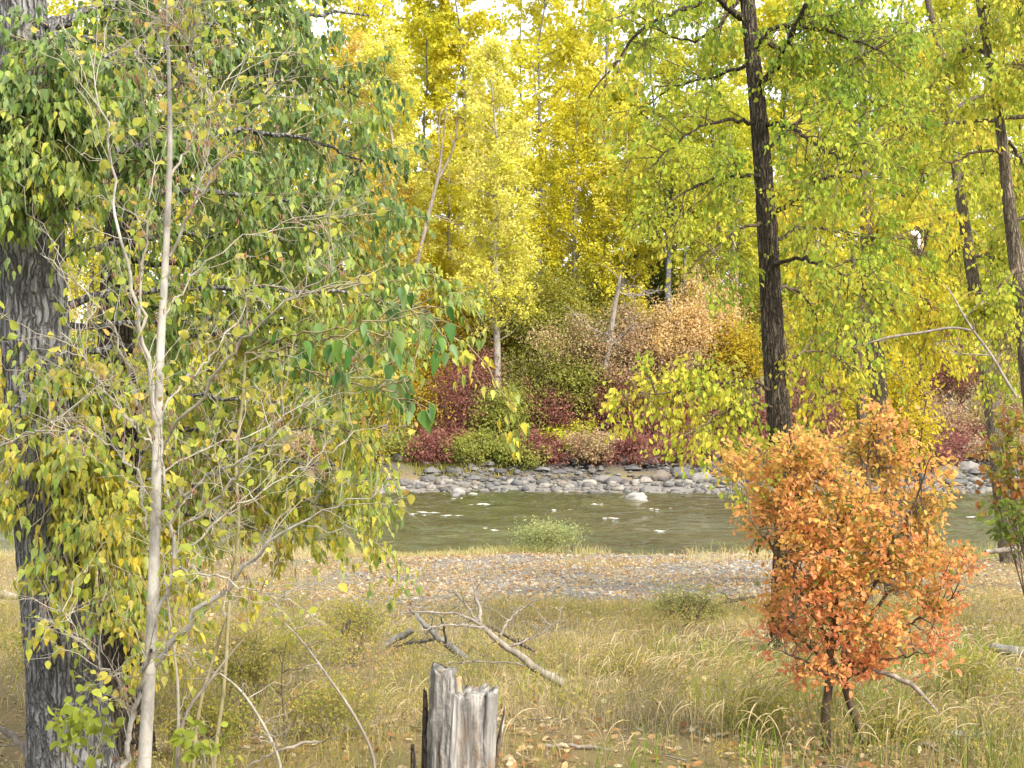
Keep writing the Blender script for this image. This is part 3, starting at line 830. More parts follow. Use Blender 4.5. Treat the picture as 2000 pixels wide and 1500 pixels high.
# shrub belt on top of and hanging over the cut bank
for a in [
    ('golden yellow shrub on the cut bank behind the hanging green leaves', 835, 690, 87.5, 80, 110, YSHR, 7000),
    ('yellow shrub low on the cut bank left of the burgundy shrub', 790, 790, 86.5, 65, 80, YSHR, 5000),
    ('olive brown shrub on the cut bank behind the pale sapling branches', 700, 780, 88, 90, 120, GREN, 5000),
    ('burgundy shrub hanging over the bank at the left end of the red belt', 905, 800, 86.3, 62, 95, BURG, 7000),
    ('small burgundy shrub hanging down to the moss left of the olive shrub', 885, 870, 85.6, 40, 38, BURG, 3000),
    ('reddish brown shrub behind the olive shrub, under the white trunked spire', 940, 730, 88.5, 60, 80, MAUV, 5000),
    ('olive green shrub hanging over the moss in the middle of the bank', 985, 830, 85.6, 62, 72, GREN, 6500),
    ('tall dull green shrub in the middle of the bank belt', 1085, 700, 87.5, 85, 125, GREN, 9000),
    ('tall olive willow shrub under the white trunked spire', 985, 640, 89, 60, 80, OLIV, 5000),
    ('burgundy shrub squeezed between the olive and the dull green shrub', 1048, 830, 86.2, 38, 60, BURG, 4000),
    ('low yellow green shrub close above the shore stones', 1110, 866, 85.3, 48, 36, LIME, 4000),
    ('green shrub above the low yellow green one', 1130, 770, 86.5, 60, 70, GREN, 5500),
    ('burgundy shrub right of the low yellow green shrub', 1205, 820, 86.2, 62, 62, BURG, 6500),
    ('deep red shrub trailing over the dark rocks in the middle', 1290, 845, 85.8, 75, 50, BURG, 6500),
    ('burgundy shrub behind the hanging yellow branch', 1390, 830, 86.4, 70, 70, BURG, 6000),
    ('mauve brown shrub with thin leaves above the burgundy ones', 1240, 710, 88, 90, 75, MAUV, 6500),
    ('rust brown shrub below the peach coloured tree', 1340, 740, 88, 90, 70, MAUV, 6000),
    ('orange shrub beside the broken snag', 1258, 655, 90, 40, 40, ORNG, 2500),
    ('olive yellow shrub left of the dark main trunk', 1430, 715, 88.5, 65, 60, OLIV, 4500),
    ('dark burgundy shrub right of the dark main trunk', 1590, 810, 87, 75, 80, BURG, 5500),
    ('dull green shrub behind the bright yellow bush', 1680, 760, 88, 80, 90, GREN, 5000),
    ('dark burgundy shrub behind the right trunks', 1840, 730, 88, 70, 80, BURG, 5500),
    ('mauve brown shrub behind the right trunks above the rocks', 1820, 840, 87, 70, 70, MAUV, 5000),
    ('purple red shrub low over the grey rocks at the right', 1900, 880, 86, 70, 45, BURG, 5000),
    ('brown grey shrub at the right edge of the far bank', 1970, 790, 87.5, 70, 90, MAUV, 5000),
    ('wispy olive shrub high in the belt between the leaning snag and the white trunk', 890, 620, 89.5, 75, 80, YSHR, 5000),
    ('tall wispy olive shrub right of the white trunk, high in the belt', 1040, 620, 89.5, 75, 85, OLIV, 6000),
    ('dull green shrub under the golden olive cottonwood, left of the broken snag', 1140, 630, 89.5, 70, 85, GREN, 6000),
    ('mauve shrub wrapped round the foot of the broken snag', 1185, 720, 87.2, 60, 60, MAUV, 5000),
    ('pinkish brown shrub below the orange one, right of the broken snag', 1290, 690, 88.8, 70, 65, MAUV, 5000),
    ('yellow olive shrub right of the peach coloured tree', 1470, 650, 89.5, 65, 90, OLIV, 5000),
    ('grey brown shrub between the dark main trunk and the brown trunk', 1570, 700, 89, 80, 90, MAUV, 5000),
    ('dull green shrub behind the slender right trunk, high in the belt', 1800, 660, 90, 90, 100, GREN, 6000),
    ('olive shrub high in the belt at the right edge', 1940, 680, 90, 85, 110, OLIV, 6000),
    ('reddish shrub at the foot of the tall dull green one', 1085, 815, 86, 45, 45, BURG, 4000),
    ('olive brown shrub between the burgundy and the deep red shrubs', 1250, 790, 86.8, 60, 55, GREN, 5000),
    ('red brown shrub right above the trailing deep red one', 1335, 790, 86.8, 65, 55, BURG, 5000),
    ('burgundy shrub beside the dark main trunk, low on the bank', 1470, 840, 86.2, 65, 60, BURG, 5500),
    ('low olive shrub trailing over the bank behind the hanging green leaves', 770, 880, 83.8, 60, 38, GREN, 3500),
    ('low golden shrub trailing over the bank behind the outer sapling twigs', 690, 885, 83.8, 60, 38, YSHR, 3500),
    ('low rusty shrub on the far bank behind the middle sapling branches', 590, 885, 83.8, 70, 38, MAUV, 3500),
    ('low reddish shrub trailing over the bank at the left end of the moss', 850, 880, 83.6, 55, 35, BURG, 3500),
    ('olive yellow shrub trailing low over the moss under the burgundy one', 930, 880, 83.4, 50, 36, GREN, 3500),
    ('low olive and red shrub trailing over the dark rocks below the white trunk', 1010, 885, 83.4, 55, 34, GREN, 3500),
    ('low burgundy shrub trailing left of the low yellow green shrub', 1060, 880, 83.5, 42, 32, BURG, 3000),
    ('low rusty shrub trailing right of the low yellow green shrub', 1170, 880, 83.5, 48, 32, MAUV, 3000),
    ('low deep red shrub trailing to the shore stones in the middle', 1250, 885, 83.4, 60, 34, BURG, 4000),
    ('low red shrub trailing over the rocks under the hanging yellow branch', 1350, 890, 83.4, 62, 34, BURG, 4000),
    ('low purple red shrub trailing just left of the dark main trunk', 1445, 890, 83.5, 55, 34, BURG, 3500),
    ('low olive shrub trailing over the bank behind the top of the orange bush', 1560, 885, 83.5, 65, 38, GREN, 4000),
    ('low purple red shrub trailing right of the bright yellow bush', 1830, 895, 83.5, 60, 32, BURG, 3500),
    ('low mauve shrub trailing to the rocks at the right edge', 1960, 890, 83.5, 60, 34, MAUV, 3500),
    ('rosy brown wispy shrub above the green one in the middle of the belt', 1120, 690, 86.6, 70, 60, MAUV, 4500),
    ('rosy shrub left of the rust brown one under the paired grey trunks', 1230, 660, 87.4, 60, 55, MAUV, 4000),
    ('cream and tan shrub at the left foot of the peach coloured tree', 1325, 660, 87.3, 60, 60, PEAC, 4500),
    ('yellow tan wispy shrub right below the peach coloured tree', 1430, 690, 87.2, 60, 60, YSHR, 4000),
    ('olive shrub on the far bank behind the thick grey trunk', 300, 800, 88, 170, 120, GREN, 5000),
    ('yellow shrub on the far bank at the left edge', 30, 800, 88, 150, 120, YSHR, 4500),
    ('yellow olive shrub on the far bank behind the lower sapling branches', 540, 820, 88, 110, 110, YSHR, 5000),
]:
    shrub(*a, group='shrubs on the far bank')
shrub('peach and cream coloured small tree in front of the paired grey trunks', 1385, 635, 88, 62, 85, PEAC, 8000, name='small_tree', cat='tree')

# bare snags and dead branches on the far bank
def limb_tube(acc, pts, d0, dd=0., n=18, k=8, wob=.0):
    """pts = (x, y, width in photo pixels); depth runs from d0 to d0+dd."""
    pts = list(pts)
    m = len(pts)
    Q = []
    for i, (x, y, w) in enumerate(pts):
        d = d0 + dd * i / max(1, m - 1)
        Q.append([*W(x, y, d), w / 2 / F * d])
    Q = smooth(Q, n)
    if wob:
        Q[1:-1, :3] += rng.normal(size=(n - 2, 3)) * wob
    acc.tube(Q[None, :, :3], Q[None, :, 3], k)
    return Q

def wood_thing(name, label, cat, base_px, limbs, d, mat, group=None, twigs=0, twig_len=.4, part='trunk', k=8, wob=0, cap=False, ground=True):
    b = W(*base_px, d)
    if ground:
        b[2] = float(gz(b[0], b[1]))
    t = thing(name, label, cat, b, group)
    S0, E0 = [], []
    if not ground:                                # run the foot down into the soil
        p_ = limbs[0][0]
        yg = 800 + F * (CAM[2] - float(gz(b[0], d))) / d
        b[2] = float(gz(b[0], d))
        limbs = [[(p_[0] + 4, yg + 8, p_[2] * 1.1)] + list(limbs[0])] + list(limbs[1:])
    for i, l in enumerate(limbs):
        dd = l[0] if not isinstance(l[0], tuple) else 0
        pts = l[1:] if not isinstance(l[0], tuple) else l
        a = Acc()
        d_s = d
        if i and not isinstance(l[0], tuple) and isinstance(dd, tuple):
            d_s, dd = dd
        Q = limb_tube(a, pts, d_s, dd, k=k, wob=wob)
        if cap:
            for e, sgn in ((0, -1), (-1, 1)):
                c0 = a.n
                ring = np.arange(k) + (0 if e == 0 else (len(Q) - 1) * k)
                a.add(Q[e:e + 1 or None, :3][:1], [])
                a.Fs.append(np.stack([ring, np.roll(ring, -1), np.full(k, c0)], 1))
        a.build(part if i == 0 else 'branch', mat, t, base=b)
        for _ in range(twigs):
            j = rng.integers(len(Q) // 4, len(Q))
            S0.append(Q[j, :3])
            E0.append(Q[j, :3] + (rsph(1)[0] * np.array([1, .8, .6]) + np.array([0, 0, .35])) * twig_len * rng.uniform(.5, 1.2))
    if S0:
        P, S, *_ = grow(np.array(S0), np.array(E0), .05, 3, twig_len * .5, 1, 0)
        a = Acc()
        r = .0016 * d / 9
        a.tube(P, np.tile(np.linspace(2.2, .8, 7) * r, (len(P), 1)), 4)
        a.tube(S, np.tile(np.linspace(1.1, .5, 4) * r, (len(S), 1)), 3)
        a.build('twigs', mat, t, 'stuff', base=b)
    return t

wood_thing('dead_tree', 'leaning bare grey snag with a forked top in front of the yellow cottonwoods', 'tree', (775, 660),
    [[(772, 700, 9), (790, 620, 9), (814, 518, 9), (841, 402, 8), (856, 350, 7), (863, 297, 4.5), (874, 196, 2)],
     [0, (856, 350, 6), (878, 310, 5), (891, 276, 4), (895, 210, 3), (890, 157, 1.5)],
     [.5, (846, 421, 2.5), (877, 427, 2.2), (892, 446, 2), (898, 468, 1.2)],
     [.3, (861, 310, 2.5), (856, 270, 2), (860, 220, 1.2)]], 85.4, M_DEAD, twigs=4, twig_len=1.1, k=6)
wood_thing('dead_tree', 'short broken pale snag standing among brown shrubs in the middle of the far bank', 'tree', (1188, 690),
    [[(1182, 720, 13), (1192, 660, 12), (1200, 600, 10), (1209, 555, 8), (1212, 536, 5)],
     [.4, (1205, 570, 3.5), (1235, 580, 2.5), (1268, 575, 1.5)],
     [-.4, (1192, 655, 5), (1160, 645, 3.5), (1130, 625, 2)],
     [.2, (1188, 680, 4), (1215, 655, 3), (1240, 640, 1.5)]], 86.0, M_DEAD, twigs=9, twig_len=1.4, k=6)
wood_thing('dead_branch', 'bleached branch arching beside the white trunk of the spire cottonwood', 'branch', (940, 640),
    [[(935, 640, 3.5), (938, 600, 3.5), (950, 575, 3), (965, 562, 2)]], 86.0, M_DEAD, twigs=4, twig_len=.8, k=6)
# roots and dead stems hanging out of the cut bank
for n_, pts in enumerate(sorted([[(1190, 840, 2), (1185, 880, 3), (1190, 905, 2)], [(1245, 880, 3), (1255, 910, 2.5), (1270, 925, 1.5)], [(1320, 885, 3), (1335, 915, 2), (1345, 925, 1.2)], [(1165, 868, 2.5), (1200, 870, 3), (1235, 876, 2)], [(750, 880, 3), (800, 894, 3), (860, 895, 2)], [(745, 888, 3), (780, 905, 3.5), (820, 925, 3)], [(860, 905, 2), (895, 915, 3.5), (930, 930, 2.5)], [(1400, 890, 3), (1415, 915, 2), (1410, 930, 1.5)], [(1290, 880, 2.5), (1300, 905, 2), (1322, 920, 1.5)]])):
    wood_thing('dead_branch', 'bleached dead stem dangling down the far cut bank, %s from the left' % ORD[n_], 'branch', pts[0][:2], [pts], 83.6, M_DEAD, group='bleached dead stems on the cut bank', twigs=5, twig_len=.7, k=5)

# white hooked lamp on its post, seen between leaves at the right
def lamp():
    d = 31.0
    k = d / 89.0
    gx = W(1797, 480, d)[0]
    b = np.array([gx, d, float(gz(gx, d))])
    t = thing('lamp_post', 'white hooked lamp beside a tan post among the yellow leaves at the right', 'lamp post', b)
    a = Acc(); z1 = W(1794, 454, d)[2]
    P = np.array([[b[0] - .06 * k, d, b[2]], [b[0] - .06 * k, d, (b[2] + z1) / 2], [b[0] - .06 * k, d, z1 - .9 * k]])
    a.tube(P[None], np.array([[.12, .11, .10]]) * k, 9); a.build('post', M_DARKBARK, t, base=b)
    a = Acc()
    limb = smooth([[b[0] - .06 * k, d, z1 - .95 * k, .08 * k], [b[0] - .06 * k, d, z1 - .25 * k, .09 * k], [b[0] - .10 * k, d, z1, .09 * k], [b[0] - .32 * k, d, z1 + .02 * k, .08 * k]], 24)
    a.tube(limb[None, :, :3], limb[None, :, 3], 10); a.build('pole', plain('white_paint', (.8, .82, .84), .4), t, base=b)
    a = Acc(); P = np.array([[b[0] - .26 * k, d, z1 + .14 * k], [b[0] - .32 * k, d, z1 + .10 * k], [b[0] - .38 * k, d, z1 - .08 * k], [b[0] - .39 * k, d, z1 - .18 * k]])
    a.tube(P[None], np.array([[.03, .15, .21, .17]]) * k, 12); a.build('lamp_head', bpy.data.materials['white_paint'], t, base=b)
    a = Acc(); P = np.array([[b[0] + .16 * k, d + .12 * k, z1 - 1.1 * k], [b[0] + .16 * k, d + .12 * k, z1 - .3 * k], [b[0] + .16 * k, d + .12 * k, z1 - .28 * k]])
    a.tube(P[None], np.array([[.10, .09, .0]]) * k, 8); a.build('support_post', plain('tan_post', (.5, .3, .13), .7), t, base=b)
lamp()

# ------------------------------------------------------------------ trees of the near bank
def ridged_trunk(name, mat, pts, d0, dd, parent, base, n=150, k=40, ridge=.05, nr=18):
    m = len(pts)
    Q = []
    for i, (x, y, w) in enumerate(pts):
        d = d0 + dd * i / max(1, m - 1)
        Q.append([*W(x, y, d), w / 2 / F * d])
    Q = smooth(Q, n)
    V, Qd = tubes(Q[None, :, :3], Q[None, :, 3], k)
    ring = V.reshape(n, k, 3)
    cen = Q[:, None, :3]
    th = np.linspace(0, math.tau, k, endpoint=False)[None]
    z = Q[:, 2:3]
    w_ = 1.3 * np.sin(z * 2.1 + 2 * np.sin(th)) + .7 * np.sin(z * 5.3 + th * 3) + .35 * np.sin(z * 13 + th * 5)
    rd = np.abs(np.sin(th * nr / 2 + w_)) - .5 + .5 * (np.abs(np.sin(th * nr + w_ * 1.7 + z * 3)) - .5) + rng.normal(size=(n, k)) * .16
    ring = cen + (ring - cen) * (1 + ridge * rd + .05 * np.sin(2 * th + z * 1.2))[..., None]
    return obj(name, mesh_np(name, ring.reshape(-1, 3) - base, [Qd], mat, smoothed=True), parent), Q

def leafy_tree(name, label, cat, trunk, d0, dd, bark_m, limbs, pal, n, leaf, shape, mat, twig_m, base_ext=True, nb_per=14, blen=.7, nsub=6, sublen=.35, droop=.9, sag=.05, down=.8, jit=.03, singles=300, ridge=.05, group=None, bias=None, dirbias=(0, 0, -.1), trunk_k=40, up=-.05, twr=.003, brr=.006, lo=.15, flat=.5, mix=.5, rough=.55):
    p0 = W(*trunk[0][:2], d0)
    base = np.array([p0[0], p0[1], float(gz(p0[0], p0[1]))])
    t = thing(name, label, cat, base, group)
    tr, TQ = ridged_trunk('trunk', bark_m, trunk, d0, dd, t, base, k=trunk_k, ridge=ridge)
    St, En = [], []
    for l in limbs:
        ds, de, pts = l[0], l[1], l[2]
        if name == 'alder_sapling':
            pts = [(a_, b_, c_ * .95) for a_, b_, c_ in pts]
        wt = l[3] if len(l) > 3 else 1.0
        bl = blen * (l[4] if len(l) > 4 else 1.0)
        a = Acc()
        Q = limb_tube(a, pts, ds, de - ds, n=22, k=7, wob=.012)
        a.build('branch', bark_m if pts[0][2] > 8 else twig_m, t, base=base)
        m = max(2, int(nb_per * wt))
        s = lo + (1 - lo) * rng.random(m) ** .85
        j = np.minimum((s * 21).astype(int), 20)
        tg = nrm(Q[j + 1, :3] - Q[j, :3])
        St.append(Q[j, :3])
        En.append(Q[j, :3] + (tg * .55 + rsph(m) * .75 + np.array(dirbias)) * (bl * rng.uniform(.5, 1.2, m))[:, None])
    St, En = np.concatenate(St), np.concatenate(En)
    P, S, lp, ld, lb, ln = grow(St, En, sag, nsub, sublen, n, jit, up=up, sub_from=.25, down=down)
    a = Acc()
    a.tube(P, np.tile(np.linspace(1, .4, 7) * brr, (len(P), 1)), 4)
    a.tube(S[:, [0, 1, 3]], np.tile(np.array([1, .8, .5]) * twr, (len(S), 1)), 3)
    a.build('twigs', twig_m, t, 'stuff', base=base)
    D, Nn = leaf_pose(ld, droop, rough, flat)
    L = leaf * rng.uniform(.6, 1.25, n)
    bb = bias(lp) if bias is not None else None
    col = leaf_cols(pal, lb, len(St), n, mix=mix, bias=bb)
    finish_leaves(t, base, lp, D, Nn, L, col, shape, mat, singles)
    return t, base

# thick grey cottonwood at the left with its drooping green crown
CW = [(.06, .12, .03), (.11, .19, .04), (.19, .29, .05), (.32, .39, .055), (.48, .46, .055), (.62, .49, .05)]
def cw_bias(p):
    z = p[:, 2]                                    # greener above, yellower below
    return .03 + np.clip((3.2 - z) * .22, -.22, .26)
limbsL = [
    (10.6, 11.5, [(70, 60, 34), (180, 20, 20), (330, -40, 12), (480, -60, 6)], 1.4),
    (10.6, 12.2, [(70, 200, 32), (200, 120, 20), (380, 50, 13), (560, 20, 8), (720, 30, 4)], 1.8),
    (10.6, 12.6, [(75, 280, 26), (230, 190, 18), (420, 150, 12), (600, 130, 8), (700, 190, 3)], 1.8),
    (10.6, 12.0, [(80, 330, 26), (260, 290, 18), (450, 250, 12), (620, 270, 8), (720, 330, 3)], 1.8),
    (10.7, 11.4, [(90, 420, 20), (240, 380, 14), (400, 370, 10), (560, 390, 6), (680, 440, 3)], 1.5),
    (10.7, 12.4, [(95, 500, 20), (250, 470, 14), (420, 450, 10), (600, 480, 6), (740, 570, 3)], 1.5),
    (10.7, 11.0, [(100, 600, 18), (260, 560, 13), (460, 560, 9), (680, 570, 6), (830, 600, 4), (900, 660, 2)], 1.5),
    (10.8, 12.2, [(105, 700, 16), (260, 670, 12), (430, 650, 8), (580, 680, 5), (700, 720, 3)], 1.2),
    (10.8, 11.2, [(110, 780, 14), (260, 760, 10), (440, 780, 7), (600, 790, 4), (700, 850, 2)], 1.2),
    (10.8, 10.4, [(90, 680, 10), (60, 690, 8), (120, 760, 5), (60, 850, 3)], 1.8),
    (10.8, 10.2, [(110, 840, 10), (180, 850, 8), (150, 950, 5), (190, 1040, 3)], 1.8),
    (10.8, 10.2, [(110, 900, 9), (200, 930, 7), (240, 1020, 5), (250, 1120, 3)], 1.4),
    (10.6, 10.0, [(50, 120, 16), (0, 150, 10), (20, 260, 5), (-10, 330, 3)], 2.6),
    (10.6, 10.2, [(60, 20, 20), (130, 80, 12), (110, 180, 6), (140, 280, 3)], 3.0),
    (10.6, 10.0, [(45, 60, 14), (90, 60, 10), (70, 170, 6), (60, 300, 3)], 2.2),
    (10.9, 13.0, [(110, 880, 12), (280, 880, 9), (460, 900, 6), (620, 900, 4), (720, 950, 2)], 1.1),
    (10.9, 12.6, [(115, 930, 12), (270, 930, 9), (430, 960, 6), (560, 960, 4), (680, 1010, 2)], 1.3),
    (10.9, 13.2, [(112, 840, 12), (300, 830, 9), (480, 850, 6), (620, 830, 4), (740, 890, 2)], 1.3),
    (10.9, 12.2, [(118, 980, 10), (260, 990, 8), (400, 1010, 5), (520, 1040, 2)], .9),
    (10.8, 12.0, [(108, 640, 14), (280, 630, 11), (440, 620, 8), (600, 640, 5), (720, 640, 3)], 1.4),
    (10.6, 13.0, [(70, 100, 24), (260, 60, 14), (450, 110, 9), (560, 200, 6), (560, 320, 3)], 1.6),
    (10.6, 11.6, [(80, 240, 20), (200, 230, 12), (330, 240, 8), (420, 330, 5), (520, 430, 3)], 1.4),
]
leafy_tree('cottonwood_tree', 'thick grey trunked cottonwood at the left edge with drooping green leaves', 'tree',
    [(160, 1620, 240), (140, 1500, 176), (130, 1350, 150), (105, 1100, 138), (85, 850, 128), (64, 600, 122), (60, 400, 118), (50, 200, 108), (40, 0, 98), (25, -300, 80)],
    10.6, 0, M_GREYBARK, limbsL, CW, 33000, .073, 'delta', M_COTTON, M_YTWIG, nb_per=17, blen=.62, nsub=5, sublen=.3, droop=1.25, down=1.2, jit=.03, trunk_k=96, ridge=.06, bias=cw_bias, mix=.4)
# the slim dark trunk right behind it
limbsL2 = [
    (11.8, 13.0, [(235, 400, 20), (330, 320, 12), (480, 340, 7), (600, 400, 3)], 1.2),
    (11.8, 13.4, [(215, 600, 16), (340, 600, 10), (500, 640, 6), (640, 720, 3)], 1.2),
    (11.8, 12.8, [(205, 850, 14), (340, 830, 9), (470, 870, 6), (560, 960, 3)], 1.0),
    (11.8, 11.2, [(210, 1000, 10), (260, 1000, 7), (290, 1100, 5), (270, 1200, 3)], .7),
    (11.8, 13.2, [(230, 500, 14), (400, 520, 8), (560, 540, 5), (660, 620, 3)], 1.0),
]
leafy_tree('cottonwood_tree', 'slimmer dark brown cottonwood trunk standing right behind the thick grey trunk', 'tree',
    [(255, 1560, 120), (245, 1400, 100), (240, 1200, 92), (230, 900, 80), (225, 600, 62), (245, 300, 50), (250, 0, 44), (255, -200, 36)],
    11.9, 0, M_DARKBARK, limbsL2, CW, 7000, .074, 'delta', M_COTTON, M_YTWIG, nb_per=17, blen=.6, nsub=5, sublen=.3, droop=1.1, down=1.1, trunk_k=48, ridge=.07, bias=lambda p: cw_bias(p) + .12, mix=.4)

# near spray of big leaves reaching in front of the shrubs
limbsS = [
    (10.3, 9.3, [(480, 690, 5), (600, 680, 4), (700, 640, 3.5), (800, 600, 3), (900, 640, 1.5)], 1.6),
    (10.3, 9.0, [(480, 690, 5), (620, 730, 4), (740, 760, 3), (840, 800, 1.5)], 1.4),
    (10.3, 9.0, [(480, 690, 5), (560, 650, 4), (680, 640, 3), (820, 670, 2), (860, 690, 1.5)], 1.3),
]

# pale sapling in front
d9 = 9.0
alder_limbs = [
    (9.0, 8.6, [(306, 840, 10), (285, 700, 9), (270, 600, 8), (250, 520, 7), (228, 430, 6), (220, 330, 5), (205, 230, 4), (175, 100, 2)]),
    (9.0, 9.3, [(283, 690, 6), (276, 600, 6), (279, 500, 5), (290, 400, 4), (310, 300, 2)]),
    (9.0, 8.5, [(332, 500, 7), (378, 402, 6), (413, 350, 5), (458, 280, 4), (492, 240, 2.5), (530, 175, 1.5)]),
    (9.0, 9.6, [(334, 345, 6), (360, 300, 5), (378, 259, 4.5), (430, 165, 3.5), (504, 91, 1.5)]),
    (9.0, 9.4, [(378, 402, 4), (395, 340, 3.5), (410, 290, 3), (450, 200, 2)]),
    (9.0, 8.7, [(336, 175, 5), (364, 133, 4), (378, 100, 3), (377, 48, 1.5)]),
    (9.0, 9.4, [(329, 185, 5), (290, 140, 4), (241, 73, 2)]),
    (9.0, 8.8, [(329, 52, 3.5), (345, 28, 3), (360, 14, 2)]),
    (9.0, 9.3, [(329, 60, 3), (310, 40, 2), (290, 32, 1.5)]),
    (9.0, 8.2, [(310, 870, 8), (347, 829, 7), (402, 766, 6.5), (455, 689, 5.5), (518, 622, 5), (630, 542, 3.5), (684, 495, 1.5)]),
    (9.0, 9.5, [(312, 812, 6), (340, 775, 5.5), (381, 731, 5), (416, 689, 4), (480, 600, 3), (500, 540, 1.5)]),
    (9.0, 8.6, [(311, 1014, 9), (360, 965, 8), (420, 920, 6), (490, 885, 4), (570, 850, 2)]),
    (9.0, 8.3, [(340, 1040, 6), (381, 1018, 6.5), (448, 951, 6), (490, 885, 4), (560, 800, 2)]),
    (9.0, 8.4, [(303, 1297, 15), (332, 1260, 12), (402, 1180, 11), (462, 1134, 9), (483, 1099, 8), (507, 1074, 7), (630, 994, 4.5), (745, 955, 1.5)]),
    (9.0, 8.8, [(297, 1255, 9), (318, 1180, 9), (336, 1116, 9), (340, 1085, 8), (331, 980, 7), (325, 920, 6), (301, 815, 5), (292, 700, 2.5)]),
    (9.0, 9.5, [(340, 1085, 6), (400, 1040, 5), (455, 994, 4), (600, 905, 3), (680, 860, 1.5)]),
    (9.0, 8.4, [(337, 1113, 5), (378, 1109, 5), (455, 1137, 4), (560, 1172, 2)]),
    (9.0, 8.6, [(236, 1520, 12), (259, 1390, 10), (280, 1305, 9), (295, 1270, 8)]),
    (9.0, 9.4, [(287, 1036, 6), (276, 937, 5.5), (248, 892, 5), (196, 853, 4), (150, 829, 3), (110, 850, 1.5)]),
    (9.0, 8.5, [(300, 872, 6), (245, 811, 5.5), (196, 752, 5), (175, 710, 4), (120, 650, 2)]),
    (9.0, 9.3, [(298, 860, 6), (266, 780, 5.5), (245, 700, 5), (210, 612, 4.5), (164, 570, 4), (84, 500, 2)]),
    (9.0, 9.5, [(318, 620, 5), (360, 560, 4), (430, 480, 3), (540, 440, 2), (680, 420, 1.5)]),
    (9.0, 8.6, [(262, 1365, 4), (230, 1330, 3.5), (170, 1265, 3), (110, 1180, 1.5)]),
    (9.0, 9.8, [(310, 930, 4), (400, 870, 3.5), (520, 840, 3), (640, 760, 2), (720, 690, 1.2)]),
    (9.0, 8.0, [(-20, 880, 4), (60, 850, 4), (110, 810, 3), (140, 830, 2)]),
]
ALD = [(.20, .26, .035), (.30, .36, .05), (.42, .44, .07), (.50, .42, .09), (.46, .25, .08)]
alder, alder_base = leafy_tree('alder_sapling', 'pale barked sapling with thin bare branches and few leaves in front at the left', 'tree',
    [(270, 1690, 34), (282, 1490, 28), (296, 1250, 24), (303, 1050, 21), (306, 900, 19), (312, 700, 16), (324, 500, 13), (333, 300, 10), (330, 120, 7), (322, -60, 4)],
    9.0, 0, M_PALEBARK, alder_limbs, ALD, 1300, .056, 'ovate', M_LEAF, M_TWIG, nb_per=15, blen=.45, nsub=4, sublen=.22, droop=.3, down=.1, jit=.012, ridge=.012, dirbias=(0, 0, .15), trunk_k=24, up=.3, twr=.0016, brr=.003, rough=.8)
def catkins():
    """Small brown catkins hanging in bunches from the sapling."""
    a = Acc()
    P, R = [], []
    for l in alder_limbs:
        for q in range(14):
            i = rng.integers(1, len(l[2]))
            x0, y0, _ = l[2][i - 1]; x1, y1, _ = l[2][i]
            f = rng.random()
            d = 9.0 + rng.normal() * .3
            p = W(x0 + (x1 - x0) * f + rng.normal() * 22, y0 + (y1 - y0) * f + rng.normal() * 20, d)
            for k in range(rng.integers(2, 5)):
                e = p + rng.normal(size=3) * .012
                L = rng.uniform(.02, .045)
                P.append(np.stack([e + np.array([0, 0, -L * s]) + rng.normal(size=3) * .003 * s for s in (0, .33, .66, 1)]))
                R.append([.001, .004, .004, .001])
    a.tube(np.array(P), np.array(R), 5)
    a.build('catkins', plain('catkin_brown', (.19, .105, .065), .8), alder, 'stuff', base=alder_base)
catkins()

t, b = leafy_tree('poplar_sucker', 'young poplar stem behind the sapling reaching right with big dark green hanging leaves', 'tree',
    [(402, 1700, 9), (418, 1480, 9), (440, 1330, 8), (446, 1180, 8), (470, 1040, 7), (458, 900, 6), (474, 790, 6), (480, 690, 5)], 10.3, 0, M_YTWIG, limbsS,
    [(.035, .11, .022), (.06, .16, .03), (.11, .22, .035), (.24, .32, .04)], 95, .125, 'delta', M_COTTON, M_YTWIG, nb_per=9, blen=.28, nsub=3, sublen=.13, droop=1.5, down=1.2, jit=.02, singles=260, trunk_k=14, ridge=.01)

